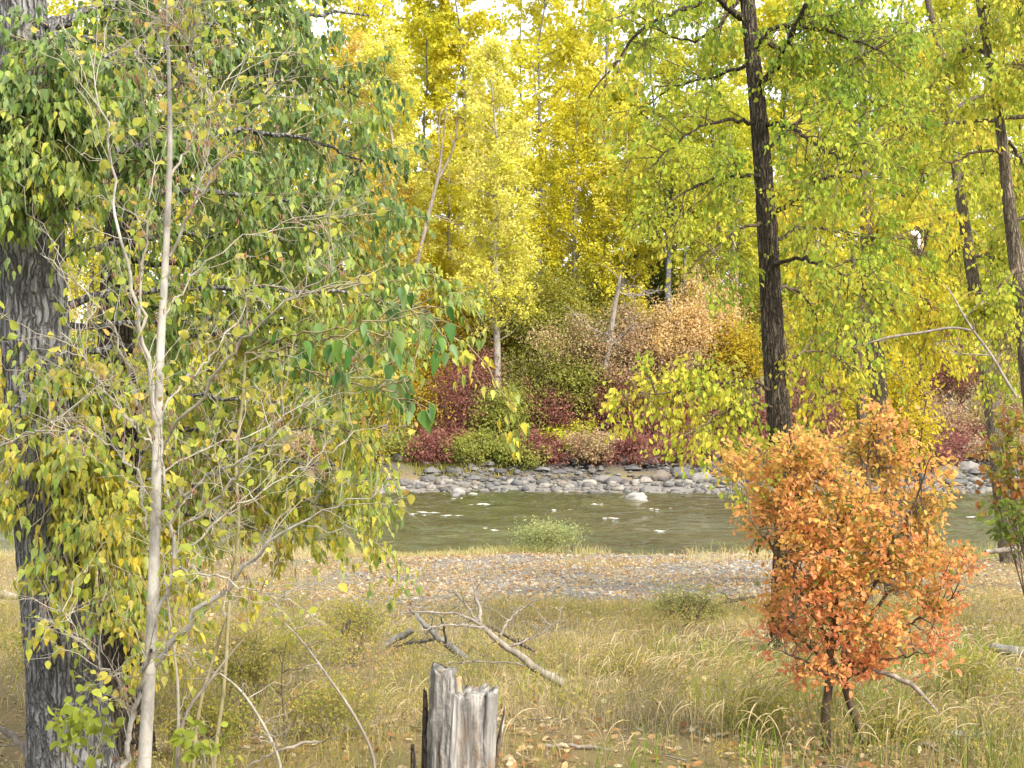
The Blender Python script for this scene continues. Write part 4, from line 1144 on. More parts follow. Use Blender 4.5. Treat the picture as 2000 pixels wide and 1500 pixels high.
# main cottonwood right of centre
MID = [(.14, .23, .03), (.24, .34, .035), (.38, .44, .045), (.52, .50, .06), (.60, .50, .06)]
def mid_bias(p):
    return np.clip((5.0 - p[:, 2]) * .07, -.2, .3) + np.where(p[:, 0] < 2.0, .08, -.05)
D2 = 19.0
limbsM = [
    (19, 17.5, [(1447, 35, 16), (1415, 12, 12), (1380, -30, 9), (1300, -60, 5)], 1.0),
    (19, 18, [(1460, -60, 14), (1370, 10, 10), (1297, 28, 8), (1245, 63, 7), (1200, 126, 5), (1150, 189, 2.5)], .6, .7),
    (19, 17.6, [(1480, 165, 16), (1512, 140, 14), (1535, 90, 12), (1570, 20, 10), (1620, -60, 6)], 1.2),
    (19, 18, [(1480, 245, 9), (1430, 230, 7), (1350, 250, 5), (1270, 330, 2)], .9),
    (19, 20.5, [(1475, 120, 9), (1400, 150, 6), (1320, 160, 4), (1240, 230, 2)], .8),
    (19, 17, [(1490, 240, 10), (1550, 245, 8), (1600, 290, 6), (1640, 310, 3)], 1.5),
    (19, 20.5, [(1490, 300, 9), (1580, 220, 7), (1680, 190, 5), (1780, 220, 2)], 1.6),
    (19, 18, [(1495, 345, 10), (1440, 340, 7), (1380, 350, 5), (1300, 400, 2)], 1.0),
    (19, 17.3, [(1505, 420, 11), (1550, 395, 9), (1620, 340, 6), (1700, 330, 3)], 1.5),
    (19, 20, [(1505, 480, 9), (1560, 440, 7), (1640, 450, 5), (1740, 480, 2)], 1.6),
    (19, 18, [(1500, 440, 8), (1450, 440, 6), (1400, 480, 4), (1360, 540, 2)], .6),
    (19, 17.2, [(1505, 520, 9), (1570, 500, 7), (1640, 530, 5), (1700, 600, 2)], 1.4),
    (19, 20.5, [(1510, 560, 8), (1560, 560, 6), (1600, 620, 4), (1590, 700, 2)], .8),
    (19, 17.4, [(1518, 770, 7), (1470, 740, 6), (1400, 750, 5), (1320, 770, 3.5), (1210, 770, 1.5)], 1.6, .5),
    (19, 17.0, [(1520, 800, 6), (1460, 780, 5), (1400, 810, 4), (1340, 850, 2)], 1.1, .5),
    (19, 20.0, [(1515, 720, 6), (1560, 690, 5), (1610, 680, 4), (1660, 720, 2)], 1.0),
    (19, 18.0, [(1530, 870, 5), (1480, 870, 4), (1450, 900, 2.5), (1440, 930, 1.5)], .5, .5),
    (19, 18, [(1470, 100, 12), (1520, 40, 9), (1620, 60, 7), (1720, 100, 3)], 1.7),
    (19, 20, [(1465, 60, 10), (1560, 120, 8), (1650, 130, 5), (1760, 60, 3)], 1.7),
    (19, 18.5, [(1455, -20, 10), (1380, 80, 6), (1320, 80, 4), (1230, 20, 2)], .7),
]
leafy_tree('cottonwood_tree', 'dark furrowed cottonwood right of centre with yellow green leaves, its foot behind the orange bush', 'tree',
    [(1532, 1290, 58), (1530, 1150, 46), (1538, 1000, 44), (1524, 850, 46), (1512, 700, 42), (1505, 560, 38), (1496, 400, 35), (1482, 230, 33), (1465, 60, 29), (1450, -120, 28), (1440, -300, 20)],
    D2, 0, M_DARKBARK, limbsM, MID, 19000, .072, 'small', M_LEAF, M_BROWNTWIG, nb_per=14, blen=.85, nsub=6, sublen=.42, droop=.75, down=.6, jit=.05, ridge=.11, bias=mid_bias, dirbias=(0, 0, .02), twr=.004, brr=.008, trunk_k=64)

# the trees of the near bank at the right
RGT = [(.18, .27, .03), (.30, .38, .04), (.44, .47, .05), (.56, .51, .06), (.62, .46, .07)]
YLW = [(.34, .38, .03), (.48, .46, .035), (.58, .48, .03), (.60, .44, .05)]
leafy_tree('cottonwood_tree', 'brown trunked yellow cottonwood between the dark main trunk and the right trunks', 'tree',
    [(1755, 1215, 44), (1735, 960, 36), (1720, 800, 34), (1708, 680, 33), (1698, 550, 28), (1690, 400, 24), (1685, 200, 18), (1680, 0, 12)], 27, 0, M_BROWNBARK,
    [(27, 26, [(1700, 560, 10), (1740, 520, 7), (1790, 560, 4), (1830, 640, 2)], 1.8), (27, 28, [(1705, 600, 9), (1760, 590, 6), (1800, 620, 4), (1830, 655, 2)], 1.6), (27, 26, [(1698, 520, 9), (1650, 500, 6), (1600, 560, 4), (1570, 640, 2)], 1.4),
     (27, 28, [(1690, 400, 9), (1760, 370, 6), (1800, 420, 4), (1810, 480, 2)], 1.5), (27, 26, [(1690, 350, 8), (1620, 330, 5), (1570, 400, 3)], 1.2), (27, 26, [(1695, 480, 8), (1730, 430, 6), (1780, 430, 3)], 1.4), (27, 28, [(1690, 280, 8), (1750, 220, 5), (1800, 260, 3)], 1.4), (27, 28, [(1686, 150, 8), (1740, 100, 5), (1800, 120, 3)], 1.2)],
    YLW, 9500, .09, 'small', M_LEAF, M_BROWNTWIG, nb_per=14, blen=.9, nsub=6, sublen=.45, droop=.8, down=.6, jit=.06, ridge=.06, trunk_k=28, twr=.004, brr=.009)
leafy_tree('cottonwood_tree', 'thin dark stem close left of the brown trunked yellow cottonwood', 'tree',
    [(1702, 1215, 27), (1694, 980, 22), (1685, 850, 20), (1678, 720, 17), (1672, 600, 12), (1665, 480, 7)], 26, 0, M_BROWNBARK,
    [(26, 25.5, [(1676, 690, 5), (1640, 660, 4), (1590, 660, 2)], 1), (26, 26.5, [(1670, 580, 5), (1630, 560, 4), (1600, 590, 2)], 1), (26, 26, [(1684, 780, 5), (1640, 760, 3), (1600, 780, 2)], 1)],
    YLW, 700, .12, 'small', M_LEAF, M_BROWNTWIG, nb_per=14, blen=.7, sublen=.35, droop=.8, down=.6, jit=.05, trunk_k=20)
leafy_tree('cottonwood_tree', 'slender grey brown cottonwood near the right edge, leaning left as it rises', 'tree',
    [(1976, 1112, 40), (1966, 1040, 35), (1950, 900, 34), (1932, 750, 30), (1912, 620, 27), (1890, 480, 23), (1872, 350, 21), (1852, 220, 19), (1840, 100, 18), (1815, 20, 12), (1800, -60, 8)], 38, 0, M_BROWNBARK,
    [(38, 36.6, [(1845, 150, 10), (1790, 120, 7), (1740, 90, 3)], 1.2), (38, 39.4, [(1852, 220, 10), (1920, 180, 7), (1980, 200, 3)], 1.6), (38, 36.6, [(1872, 350, 9), (1930, 330, 6), (1990, 380, 3)], 1.7), (38, 39.4, [(1880, 420, 9), (1830, 420, 6), (1800, 480, 3)], 1.5),
     (38, 36.6, [(1895, 500, 9), (1940, 500, 6), (1970, 560, 3)], 1.6), (38, 36.6, [(1910, 600, 8), (1950, 620, 5), (1980, 690, 2)], 1.3), (38, 39.4, [(1890, 470, 8), (1850, 500, 6), (1820, 560, 3)], 1.5), (38, 39.4, [(1845, 120, 8), (1890, 60, 6), (1960, 40, 3)], 1.6), (38, 37, [(1862, 280, 8), (1800, 260, 6), (1760, 320, 3)], 1.5)],
    RGT, 11500, .115, 'small', M_LEAF, M_BROWNTWIG, nb_per=14, blen=1.3, nsub=6, sublen=.64, droop=.9, down=.7, jit=.08, ridge=.06, trunk_k=32, twr=.006, brr=.012)
leafy_tree('cottonwood_tree', 'brown cottonwood trunk cut by the right edge with a bare grey limb reaching left', 'tree',
    [(2085, 1265, 62), (2050, 1000, 50), (2020, 780, 46), (2000, 620, 34), (1984, 500, 28), (1968, 380, 23), (1955, 250, 19), (1935, 130, 17), (1915, 20, 14), (1900, -100, 14)], 21, 0, M_BROWNBARK,
    [(21, 20, [(2040, 220, 10), (2000, 228, 9), (1940, 235, 8), (1860, 240, 6), (1790, 250, 4), (1700, 245, 1.5)], .5), (21, 20, [(1962, 300, 8), (1920, 290, 6), (1850, 320, 4), (1790, 350, 1.5)], .9), (21, 22, [(1975, 430, 9), (2020, 420, 6), (2060, 480, 3)], 1.2),
     (21, 20, [(1940, 150, 9), (1990, 110, 7), (2040, 140, 3)], 1.4), (21, 22, [(1930, 100, 9), (1880, 90, 6), (1830, 160, 3)], 1.5), (21, 20, [(1990, 520, 8), (1950, 560, 5), (1930, 620, 2)], 1.2), (21, 20.5, [(1915, 20, 9), (1960, -10, 6), (2010, 10, 3)], 1.5), (21, 22, [(1955, 260, 9), (1990, 300, 6), (2020, 380, 3)], 1.4)],
    RGT, 9500, .078, 'small', M_LEAF, M_BROWNTWIG, nb_per=14, blen=.75, nsub=6, sublen=.38, droop=.8, down=.6, jit=.05, ridge=.06, trunk_k=32, twr=.004, brr=.008)
wood_thing('dead_branch', 'thin bleached branch slanting down to the shrub at the right edge', 'branch', (1975, 755),
    [[(1985, 775, 6), (1960, 735, 6), (1935, 690, 6), (1895, 640, 5), (1860, 575, 3), (1845, 555, 1.5)], [(.0), (1895, 645, 5), (1860, 638, 5), (1800, 650, 5), (1740, 657, 6), (1690, 672, 4), (1660, 680, 2)], [0, (1935, 694, 3), (1900, 692, 2.5), (1855, 690, 1.5)]], 17, M_DEAD, k=7, twigs=4, twig_len=.3)

# bushes of the near bank
YB = [(.40, .36, .02), (.54, .45, .025), (.62, .50, .03), (.66, .52, .08)]
shrub('bright yellow small leaved bush standing behind the orange bush', 1742, 805, 30, 105, 145, YB, 6500, .085, nb=70, name='bush', shape='small', singles=300, stems=8, twig=M_BROWNTWIG, jit=.12, cat='bush', nsub=7)
OR = [(.50, .40, .08), (.67, .41, .11), (.76, .385, .13), (.77, .325, .145), (.75, .26, .14)]
def orange_bush():
    d = 12.0
    b = W(1635, 1470, d); b[2] = float(gz(b[0], d))
    t = thing('bush', 'orange leaved bush on two dark stems in the dry grass at the right', 'bush', b)
    Qs = []
    for nm, pts, dd in [('stem', [(1610, 1500, 22), (1612, 1420, 19), (1618, 1340, 17), (1625, 1270, 14), (1635, 1150, 10), (1640, 1000, 7), (1620, 880, 3)], -.1),
                        ('stem', [(1700, 1470, 20), (1680, 1420, 18), (1655, 1360, 16), (1645, 1310, 14), (1660, 1220, 11), (1700, 1100, 8), (1730, 950, 4)], .2),
                        ('branch', [(1650, 1320, 10), (1690, 1210, 8), (1760, 1130, 6), (1850, 1080, 3)], .4), ('branch', [(1640, 1310, 9), (1590, 1200, 8), (1530, 1100, 6), (1470, 1020, 3)], -.3),
                        ('branch', [(1640, 1250, 8), (1560, 1120, 6), (1500, 960, 4), (1450, 900, 2)], .4), ('branch', [(1665, 1215, 8), (1740, 1080, 6), (1800, 950, 4), (1820, 890, 2)], -.4),
                        ('branch', [(1660, 1300, 9), (1740, 1240, 6), (1830, 1190, 4), (1885, 1150, 2)], .2), ('branch', [(1630, 1310, 8), (1580, 1260, 6), (1520, 1220, 4), (1490, 1180, 2)], .3),
                        ('branch', [(1640, 1120, 7), (1680, 1000, 5), (1700, 880, 3), (1715, 800, 1.5)], .1), ('branch', [(1625, 1180, 7), (1570, 1040, 5), (1560, 930, 3), (1540, 860, 1.5)], -.2),
                        ('branch', [(1640, 1325, 7), (1600, 1310, 5), (1545, 1280, 3), (1500, 1260, 1.5)], -.2), ('branch', [(1655, 1325, 7), (1720, 1290, 5), (1770, 1280, 3), (1820, 1275, 1.5)], -.3)]:
        a = Acc()
        Q = limb_tube(a, pts, d, dd * 1.5, n=22, k=9, wob=.008)
        a.build(nm, M_BROWNTWIG, t, base=b)
        Qs.append(Q)
    a = Acc(); limb_tube(a, [(1665, 1300, 8), (1720, 1310, 9), (1785, 1337, 11), (1808, 1365, 8), (1836, 1398, 3)], d, -.3, k=8, wob=.004)
    a.build('dead_limb', M_DEAD, t, base=b, label='bare grey drooping limb')
    lobes = [(1490, 960, 95, 80), (1580, 900, 90, 70), (1680, 900, 85, 75), (1770, 930, 85, 80), (1530, 1050, 100, 70), (1640, 1020, 90, 80), (1760, 1030, 90, 70), (1600, 1140, 95, 60), (1720, 1130, 85, 60),
             (1560, 1210, 75, 50), (1660, 1220, 80, 50), (1755, 1215, 75, 50), (1590, 1280, 70, 40), (1690, 1275, 70, 45), (1830, 1120, 60, 45), (1855, 1190, 40, 35), (1800, 1255, 45, 30), (1700, 830, 45, 45), (1440, 905, 35, 35), (1630, 1300, 55, 40), (1690, 1310, 40, 25), (1520, 1180, 45, 40), (1640, 1070, 95, 75, -.55), (1590, 980, 90, 70, -.5), (1700, 990, 90, 70, -.5), (1650, 1170, 85, 60, -.5), (1560, 1120, 70, 55, -.4), (1740, 1100, 70, 55, -.4), (1815, 960, 40, 60), (1880, 1100, 30, 25)]
    c = W(1650, 1085, d)
    r = np.array([.95, .8, 1.04])
    pts = np.concatenate([q[:, :3] for q in [Q[6:] for Q in Qs]])
    St, En = [], []
    for lx, ly, hw, hh, *dz in lobes:
        depth = dz[0] if dz else rng.uniform(-.45, .45) if hw > 50 else rng.uniform(-.2, .2)
        lc = W(lx, ly, d + depth)
        m_ = max(5, int(hw * hh / 560))
        tg_ = lc + rsph(m_) * rng.uniform(.4, 1, (m_, 1)) * np.array([hw / F * d, .32, hh / F * d])
        for q in tg_:
            dist = np.linalg.norm(pts - q, axis=1)
            near = pts[np.argsort(dist)[rng.integers(2, 10)]]
            St.append(near)
            En.append(q)
    St, En = np.array(St), np.array(En)
    nb = len(St)
    P, S, lp, ld, lb, ln = grow(St, En, .04, 7, .24, 15500, .036, up=.2, sub_from=.3, down=.1)
    a = Acc()
    a.tube(P, np.tile(np.linspace(1, .4, 7) * .0055, (nb, 1)), 5)
    a.tube(S, np.tile(np.linspace(1, .5, 4) * .002, (len(S), 1)), 3)
    a.build('twigs', M_BROWNTWIG, t, 'stuff', base=b)
    n = len(lp)
    D, Nn = leaf_pose(ld, .1, .7, .5)
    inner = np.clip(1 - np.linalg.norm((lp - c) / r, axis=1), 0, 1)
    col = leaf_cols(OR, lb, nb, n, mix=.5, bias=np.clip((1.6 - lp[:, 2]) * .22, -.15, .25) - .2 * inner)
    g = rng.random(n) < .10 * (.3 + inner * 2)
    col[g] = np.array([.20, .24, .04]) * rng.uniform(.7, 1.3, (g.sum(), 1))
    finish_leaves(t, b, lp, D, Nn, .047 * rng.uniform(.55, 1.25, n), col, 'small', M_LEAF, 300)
orange_bush()

RED = [(.14, .19, .03), (.22, .27, .04), (.34, .30, .05), (.38, .16, .06), (.40, .20, .07)]
shrub('dull green and rust leaved bush leaning in at the right edge', 1965, 880, 12.5, 80, 135, RED, 620, .06, nb=34, name='bush', shape='ovate', singles=300, stems=4, twig=M_BROWNTWIG, jit=.02, cat='bush', nsub=5, twr=.0018, stemw=.009, base_xy=(4.25, 12.6))
shrub('dark green leafy bush low at the right edge in front of the water', 1985, 1010, 12.0, 70, 60, [(.07, .12, .025), (.12, .18, .03), (.2, .25, .04), (.3, .3, .05)], 260, .055, nb=22, name='bush', shape='ovate', singles=300, stems=3, jit=.02, cat='bush', twr=.0018, stemw=.008, base_xy=(4.3, 12.1))
shrub('feathery blue green shrub at the near waterline in the middle', 1065, 1048, 41.5, 78, 30, [(.24, .30, .12), (.34, .38, .15), (.46, .45, .18)], 4200, .055, nb=70, jit=.13, name='bush', shape='tiny', twig=M_YTWIG, cat='bush', bottom=-.2, twr=.004, stemw=.012)
shrub('sparse olive green bush in the dry grass right of the fallen branch', 1340, 1200, 21, 85, 55, [(.19, .24, .06), (.28, .30, .08), (.40, .36, .11)], 2200, .034, nb=80, jit=.09, name='bush', twig=M_BROWNTWIG, cat='bush', bottom=-.1, twr=.003, stemw=.010)
WD = [(.18, .22, .04), (.28, .30, .05), (.42, .37, .07), (.46, .32, .08)]
for n_, (x, y, d, rx, ry, lab) in enumerate([
    (470, 1290, 13.2, 85, 95, 'twiggy yellow green weed bush right of the sapling foot'),
    (590, 1250, 15.5, 90, 70, 'pale yellow green weed bush beyond the sapling, left of the fallen branch'),
    (690, 1200, 17.5, 80, 60, 'dry yellow weed bush left of the pale fallen branch, nearest the gravel'),
    (640, 1380, 12.6, 95, 70, 'olive weed bush left of the old stump'),
    (400, 1400, 11.6, 80, 80, 'green brown weed bush close behind the sapling foot'),
    (1470, 1390, 12.6, 70, 60, 'green weed bush left of the orange bush stems'),
    (1760, 1410, 12.4, 80, 55, 'green weed bush right of the orange bush stems'),
    (1900, 1300, 14.5, 80, 55, 'dull green weed bush near the right edge beside the logs'),
    (1230, 1290, 16.5, 90, 45, 'dry golden weed bush in the middle of the meadow'),
    (90, 1250, 14.5, 70, 60, 'yellow weed bush left behind the thick grey trunk'),
]):
    shrub(lab, x, y + 15, d, rx * 1.15, ry * .85, WD, 1700, .028, nb=60, stems=12, name='weed_bush', twig=M_YTWIG if n_ % 2 else M_BROWNTWIG, cat='bush', bottom=-.35, twr=.0015, stemw=.0045, jit=.05, group='weed bushes in the dry meadow')

# thin leafless and half bare stems in the foreground left
for n_, (lab, pts, d) in enumerate([
    ('thin yellow green willow stem rising right of the sapling foot', [(372, 1560, 9), (385, 1382, 8), (412, 1290, 7), (437, 1218, 7), (465, 1148, 5)], 10.4),
    ('slim pale stem close right of the sapling trunk', [(345, 1560, 7), (350, 1400, 6), (338, 1300, 5), (325, 1200, 4), (318, 1130, 2)], 9.6),
    ('pale crooked stem curving up from the bottom edge right of the sapling', [(345, 1530, 7), (370, 1450, 7), (400, 1420, 6), (435, 1370, 4), (470, 1330, 2)], 9.6),
    ('dark dry stem slanting up left towards the weeds, left of the stump', [(730, 1520, 6), (690, 1440, 6), (640, 1370, 5), (590, 1300, 4), (555, 1265, 2)], 10.2),
    ('grey dry stem slanting beside the dark one, left of the stump', [(545, 1520, 6), (510, 1450, 6), (470, 1390, 5), (430, 1360, 3)], 10.2),
    ('thin upright brown stem in the weeds left of the stump', [(560, 1500, 4), (556, 1400, 4), (548, 1300, 3), (560, 1240, 1.5)], 11.5),
]):
    wood_thing('dry_stem', lab, 'stem', pts[0][:2], [pts], d, [M_YTWIG, M_TWIG, M_DEAD, M_DEAD, M_TWIG, M_BROWNTWIG][n_], twigs=8, twig_len=.25, k=7, ground=False)

# small green sprigs at the foot of the trees
for n_, (x, y, d, rx, ry, lab) in enumerate([(170, 1410, 9.2, 75, 90, 'leafy green sprig in front of the thick grey trunk'), (130, 1420, 9.6, 40, 60, 'small leafy sprig at the bottom left in front of the thick grey trunk'), (400, 1450, 9.4, 60, 60, 'leafy green sprig at the bottom edge right of the sapling foot')]):
    shrub(lab, x, y, d, rx, ry, ALD[:3], 60, .07, nb=12, name='sprig', shape='ovate', singles=60, stems=4, twig=M_TWIG, cat='plant', jit=.015, twr=.0014, stemw=.004, nsub=3)

# ------------------------------------------------------------------ stump, logs, fallen branch
def slab(acc, cx, cy, z0, z1, w, th, ang, lean=(0, 0), top=0., n=26, seed=1, bow=0., taper=.12):
    """An upright split of weathered wood with a ragged top."""
    r = np.random.default_rng(seed)
    k = 14
    a = np.linspace(0, math.tau, k, endpoint=False)
    sq = np.sign(np.cos(a)) * np.abs(np.cos(a)) ** .6, np.sign(np.sin(a)) * np.abs(np.sin(a)) ** .6
    fur = r.normal(size=k) * .10
    V = []
    for i in range(n):
        s = i / (n - 1)
        u = sq[0] * w / 2 * (1 + fur + r.normal(size=k) * .035) * (1.08 - taper * s ** 1.5)
        v = sq[1] * th / 2 * (1 + fur[::-1] + r.normal(size=k) * .035) * (1.08 - .12 * s)
        z = z0 + (z1 - z0) * s + (top * np.sin(a * 2 + seed) + r.normal(size=k) * .010) * (s > .97)
        px_ = cx + lean[0] * s + bow * math.sin(s * 3) + u * math.cos(ang) - v * math.sin(ang)
        py_ = cy + lean[1] * s + u * math.sin(ang) + v * math.cos(ang)
        V.append(np.stack([px_, py_, np.broadcast_to(z, (k,))], 1))
    V = np.array(V)
    i, j = np.meshgrid(np.arange(n - 1), np.arange(k), indexing='ij')
    Q = np.stack([i * k + j, i * k + (j + 1) % k, (i + 1) * k + (j + 1) % k, (i + 1) * k + j], -1).reshape(-1, 4)
    cen = V[-1].mean(0) - np.array([0, 0, .012])
    allV = np.r_[V.reshape(-1, 3), cen[None]]
    ring = (n - 1) * k + np.arange(k)
    T = np.stack([ring, np.roll(ring, -1), np.full(k, n * k)], 1)
    acc.add(allV, [Q, T])

def stump():
    d = 10.5
    u = d / F
    b = W(895, 1500, d); g = float(gz(b[0], d)); b[2] = g
    t = thing('tree_stump', 'weathered grey broken tree stump with split sides at the bottom centre', 'stump', b)
    X = lambda x: W(x, 1400, d)[0] - b[0]
    Z = lambda y: W(900, y, d)[2] - b[2]
    # main round body
    k, n = 144, 60
    a = np.linspace(0, math.tau, k, endpoint=False)
    r = np.random.default_rng(3)
    fur = sum(r.uniform(.3, 1) * np.sin(a * f + r.uniform(0, 6)) for f in (2, 3, 5, 8, 13, 27, 41)) * .006
    crack = np.zeros(k)
    for c_, dp in ((-1.15, .13), (-1.95, .07), (-.55, .09), (-2.5, .08)):
        crack += dp * np.exp(-((np.angle(np.exp(1j * (a - c_)))) / .03) ** 2)
    V = []
    zt = Z(1347)
    for i in range(n):
        s = i / (n - 1)
        rad = (X(950) - X(852)) / 2 * (1.42 - .42 * s ** .55)
        top = zt + .018 * np.sin(a * 2 + 1) + .010 * np.sin(a * 5) + .005 * np.sin(a * 17 + 2) - .05 * np.exp(-((np.angle(np.exp(1j * (a + .75)))) / .16) ** 2)
        z = -.1 + (top + .1) * s
        w = rad * (1 + fur * 2 - crack * (.4 + .6 * s) + .01 * np.sin(a * 31 + z * 9) + r.normal(size=k) * .004)
        V.append(np.stack([X(905) - (X(905) - X(893)) * (1 - s) + np.cos(a) * w, .02 + np.sin(a) * w, z], 1))
    V = np.array(V)
    cen = V[-1].mean(0)
    V2 = cen + (V[-1] - cen) * .86; V2[:, 2] -= .012 + .01 * np.abs(np.sin(a * 7))
    V3 = cen + (V[-1] - cen) * .45; V3[:, 2] -= .022 + .02 * np.sin(a * 4)
    V = np.r_[V, V2[None], V3[None]]
    n += 2
    i, j = np.meshgrid(np.arange(n - 1), np.arange(k), indexing='ij')
    Q = np.stack([i * k + j, i * k + (j + 1) % k, (i + 1) * k + (j + 1) % k, (i + 1) * k + j], -1).reshape(-1, 4)
    ring = (n - 1) * k + np.arange(k)
    T = np.stack([ring, np.roll(ring, -1), np.full(k, n * k)], 1)
    obj('trunk', mesh_np('trunk', np.r_[V.reshape(-1, 3), (cen - [0, 0, .04])[None]], [Q, T], M_STUMP, smoothed=True), t)
    A = Acc(); slab(A, X(862), .0, -.1, Z(1303), 60 * u, .20, .1, lean=(.014, 0), top=.006, seed=4, taper=.25); A.build('slab', M_STUMP, t, label='tall upright split on the left side')
    A = Acc(); slab(A, X(884), .05, Z(1420), Z(1325), 30 * u, .10, .0, lean=(.0, 0), top=.02, seed=9); A.build('slab', M_RAWWOOD, t, label='broken pale inner wood beside the tall split')
    A = Acc(); slab(A, X(950), .0, -.1, Z(1350), 26 * u, .17, -.15, lean=(.042, 0), top=.012, seed=5, taper=.3); A.build('slab', M_STUMP, t, label='separate split leaning off the right side')
    A = Acc(); slab(A, X(833), .05, -.1, Z(1350), 18 * u, .10, .2, lean=(-.012, 0), top=.01, seed=6, taper=.85); A.build('slab', M_DARKBARK, t, label='dark bark splinter at the far left')
    A = Acc(); slab(A, X(950), .08, -.1, Z(1390), 14 * u, .06, .2, lean=(.12, 0), top=.01, seed=7, taper=.9); A.build('slab', M_STUMP, t, label='thin splinter sticking out to the right')
    A = Acc(); slab(A, X(812), -.02, -.1, Z(1455), 16 * u, .06, .2, lean=(-.02, 0), top=.01, seed=8, taper=.7); A.build('slab', M_DARKBARK, t, label='short dark splinter low at the left')
stump()

wood_thing('fallen_branch', 'large pale fallen branch with many curved twigs lying behind the stump', 'branch', (1060, 1310),
    [[(1098, 1335, 18), (1065, 1315, 17), (1035, 1300, 16), (1020, 1280, 14), (990, 1268, 13), (960, 1240, 11), (940, 1222, 8), (905, 1200, 5), (850, 1195, 3.5), (780, 1198, 2)],
     [-.3, (945, 1225, 6), (900, 1222, 4.5), (860, 1220, 3.5), (820, 1232, 2)],
     [.4, (940, 1222, 8), (937, 1190, 7), (928, 1160, 5), (918, 1125, 3), (915, 1095, 1.5)],
     [.3, (975, 1242, 6), (985, 1225, 5), (1000, 1205, 5), (1020, 1188, 3), (1030, 1185, 2)],
     [.1, (995, 1262, 5), (1030, 1250, 4), (1065, 1232, 3), (1090, 1215, 1.5)],
     [.0, (1030, 1300, 5), (980, 1292, 4), (900, 1293, 3.5), (845, 1298, 2)],
     [.5, (935, 1215, 5), (910, 1180, 4), (890, 1160, 3), (860, 1150, 1.5)]], 15.4, M_DEAD, twigs=5, twig_len=.35, part='stem', k=9, wob=.006)
wood_thing('fallen_branch', 'dark fallen limb lying left of the large pale fallen branch', 'branch', (880, 1275),
    [[(912, 1288, 14), (880, 1265, 14), (850, 1240, 12), (825, 1215, 10), (800, 1188, 5)], [-.4, (872, 1258, 6), (868, 1230, 5), (862, 1205, 2)], [.3, (860, 1248, 6), (835, 1252, 7), (800, 1255, 5), (775, 1265, 3)]], 16.2, M_LOG, twigs=4, twig_len=.3, part='stem', k=8, wob=.005)
wood_thing('fallen_branch', 'short dark brown crooked log in the grass left of the fallen branches', 'log', (780, 1255),
    [[(752, 1262, 9), (770, 1248, 13), (790, 1240, 14), (808, 1232, 8)]], 16.4, M_LOG, part='stem', k=9, wob=.003, twigs=2, twig_len=.2)
wood_thing('fallen_branch', 'thin brown stick poking up from the grass left of the fallen branches', 'branch', (670, 1235), [[(664, 1240, 7), (675, 1225, 7), (684, 1210, 6)]], 15.8, M_BROWNBARK, part='stem', k=7)
wood_thing('fallen_branch', 'brown fallen stick behind the large pale fallen branch', 'branch', (1000, 1255), [[(950, 1220, 4), (985, 1240, 6), (1020, 1260, 7), (1045, 1272, 5)]], 16.0, M_BROWNBARK, part='stem', k=7, twigs=4, twig_len=.25)

LG = 'logs lying in the meadow'
for lab, pts, d, m in [
    ('long grey log half hidden in grass at the bottom right corner', [(1760, 1428, 26), (1840, 1440, 34), (1930, 1446, 34), (2040, 1455, 34)], 12.6, M_LOG),
    ('short grey log end in the grass left of the orange bush foot', [(1420, 1415, 20), (1450, 1412, 26), (1500, 1418, 24)], 13.0, M_LOG),
    ('blue grey log in the grass at the right edge', [(1935, 1262, 18), (1970, 1270, 20), (2040, 1282, 22)], 16.8, M_LOG),
    ('thin grey stick lying below the blue grey log at the right edge', [(1930, 1297, 6), (1965, 1304, 7), (2030, 1316, 7)], 16.0, M_DEAD),
    ('pale driftwood log by the foot of the slender right cottonwood', [(1925, 1078, 8), (1965, 1074, 12), (2030, 1070, 13)], 32.0, M_DEAD),
    ('thin brown stick on the gravel left of the orange bush', [(1405, 1178, 6), (1440, 1172, 7), (1475, 1165, 5)], 24.0, M_BROWNBARK),
    ('pale log on the shore at the far left edge, upper of two', [(-30, 1160, 16), (10, 1162, 16), (42, 1168, 12)], 26.0, M_DEAD),
    ('pale log at the far left edge, lower of two', [(-30, 1200, 14), (10, 1204, 13), (45, 1216, 8)], 23.0, M_DEAD),
    ('bleached curved branch in the bottom left corner', [(-20, 1418, 12), (15, 1430, 14), (45, 1455, 13), (60, 1490, 12), (62, 1530, 10)], 11.0, M_DEAD),
    ('pale fallen branch on the ground at the bottom, right of the stump', [(1010, 1470, 5), (1070, 1456, 8), (1150, 1458, 8), (1210, 1468, 4)], 11.9, M_DEAD),
    ('grey fallen stick lying along the bottom edge right of the stump', [(990, 1492, 7), (1060, 1484, 8), (1140, 1490, 7), (1190, 1500, 4)], 11.7, M_LOG),
    ('bent bleached stick on the ground left of the stump', [(480, 1500, 4), (545, 1465, 6), (590, 1452, 6), (640, 1445, 3)], 11.0, M_DEAD),
]:
    wood_thing('fallen_log' if pts[1][2] > 12 else 'fallen_stick', lab, 'log' if pts[1][2] > 12 else 'stick', pts[1][:2], [pts], d, m, group=LG if pts[1][2] > 12 else None, part='stem', k=12, wob=.006, cap=True, twigs=0 if pts[1][2] > 12 else 3, twig_len=.2)

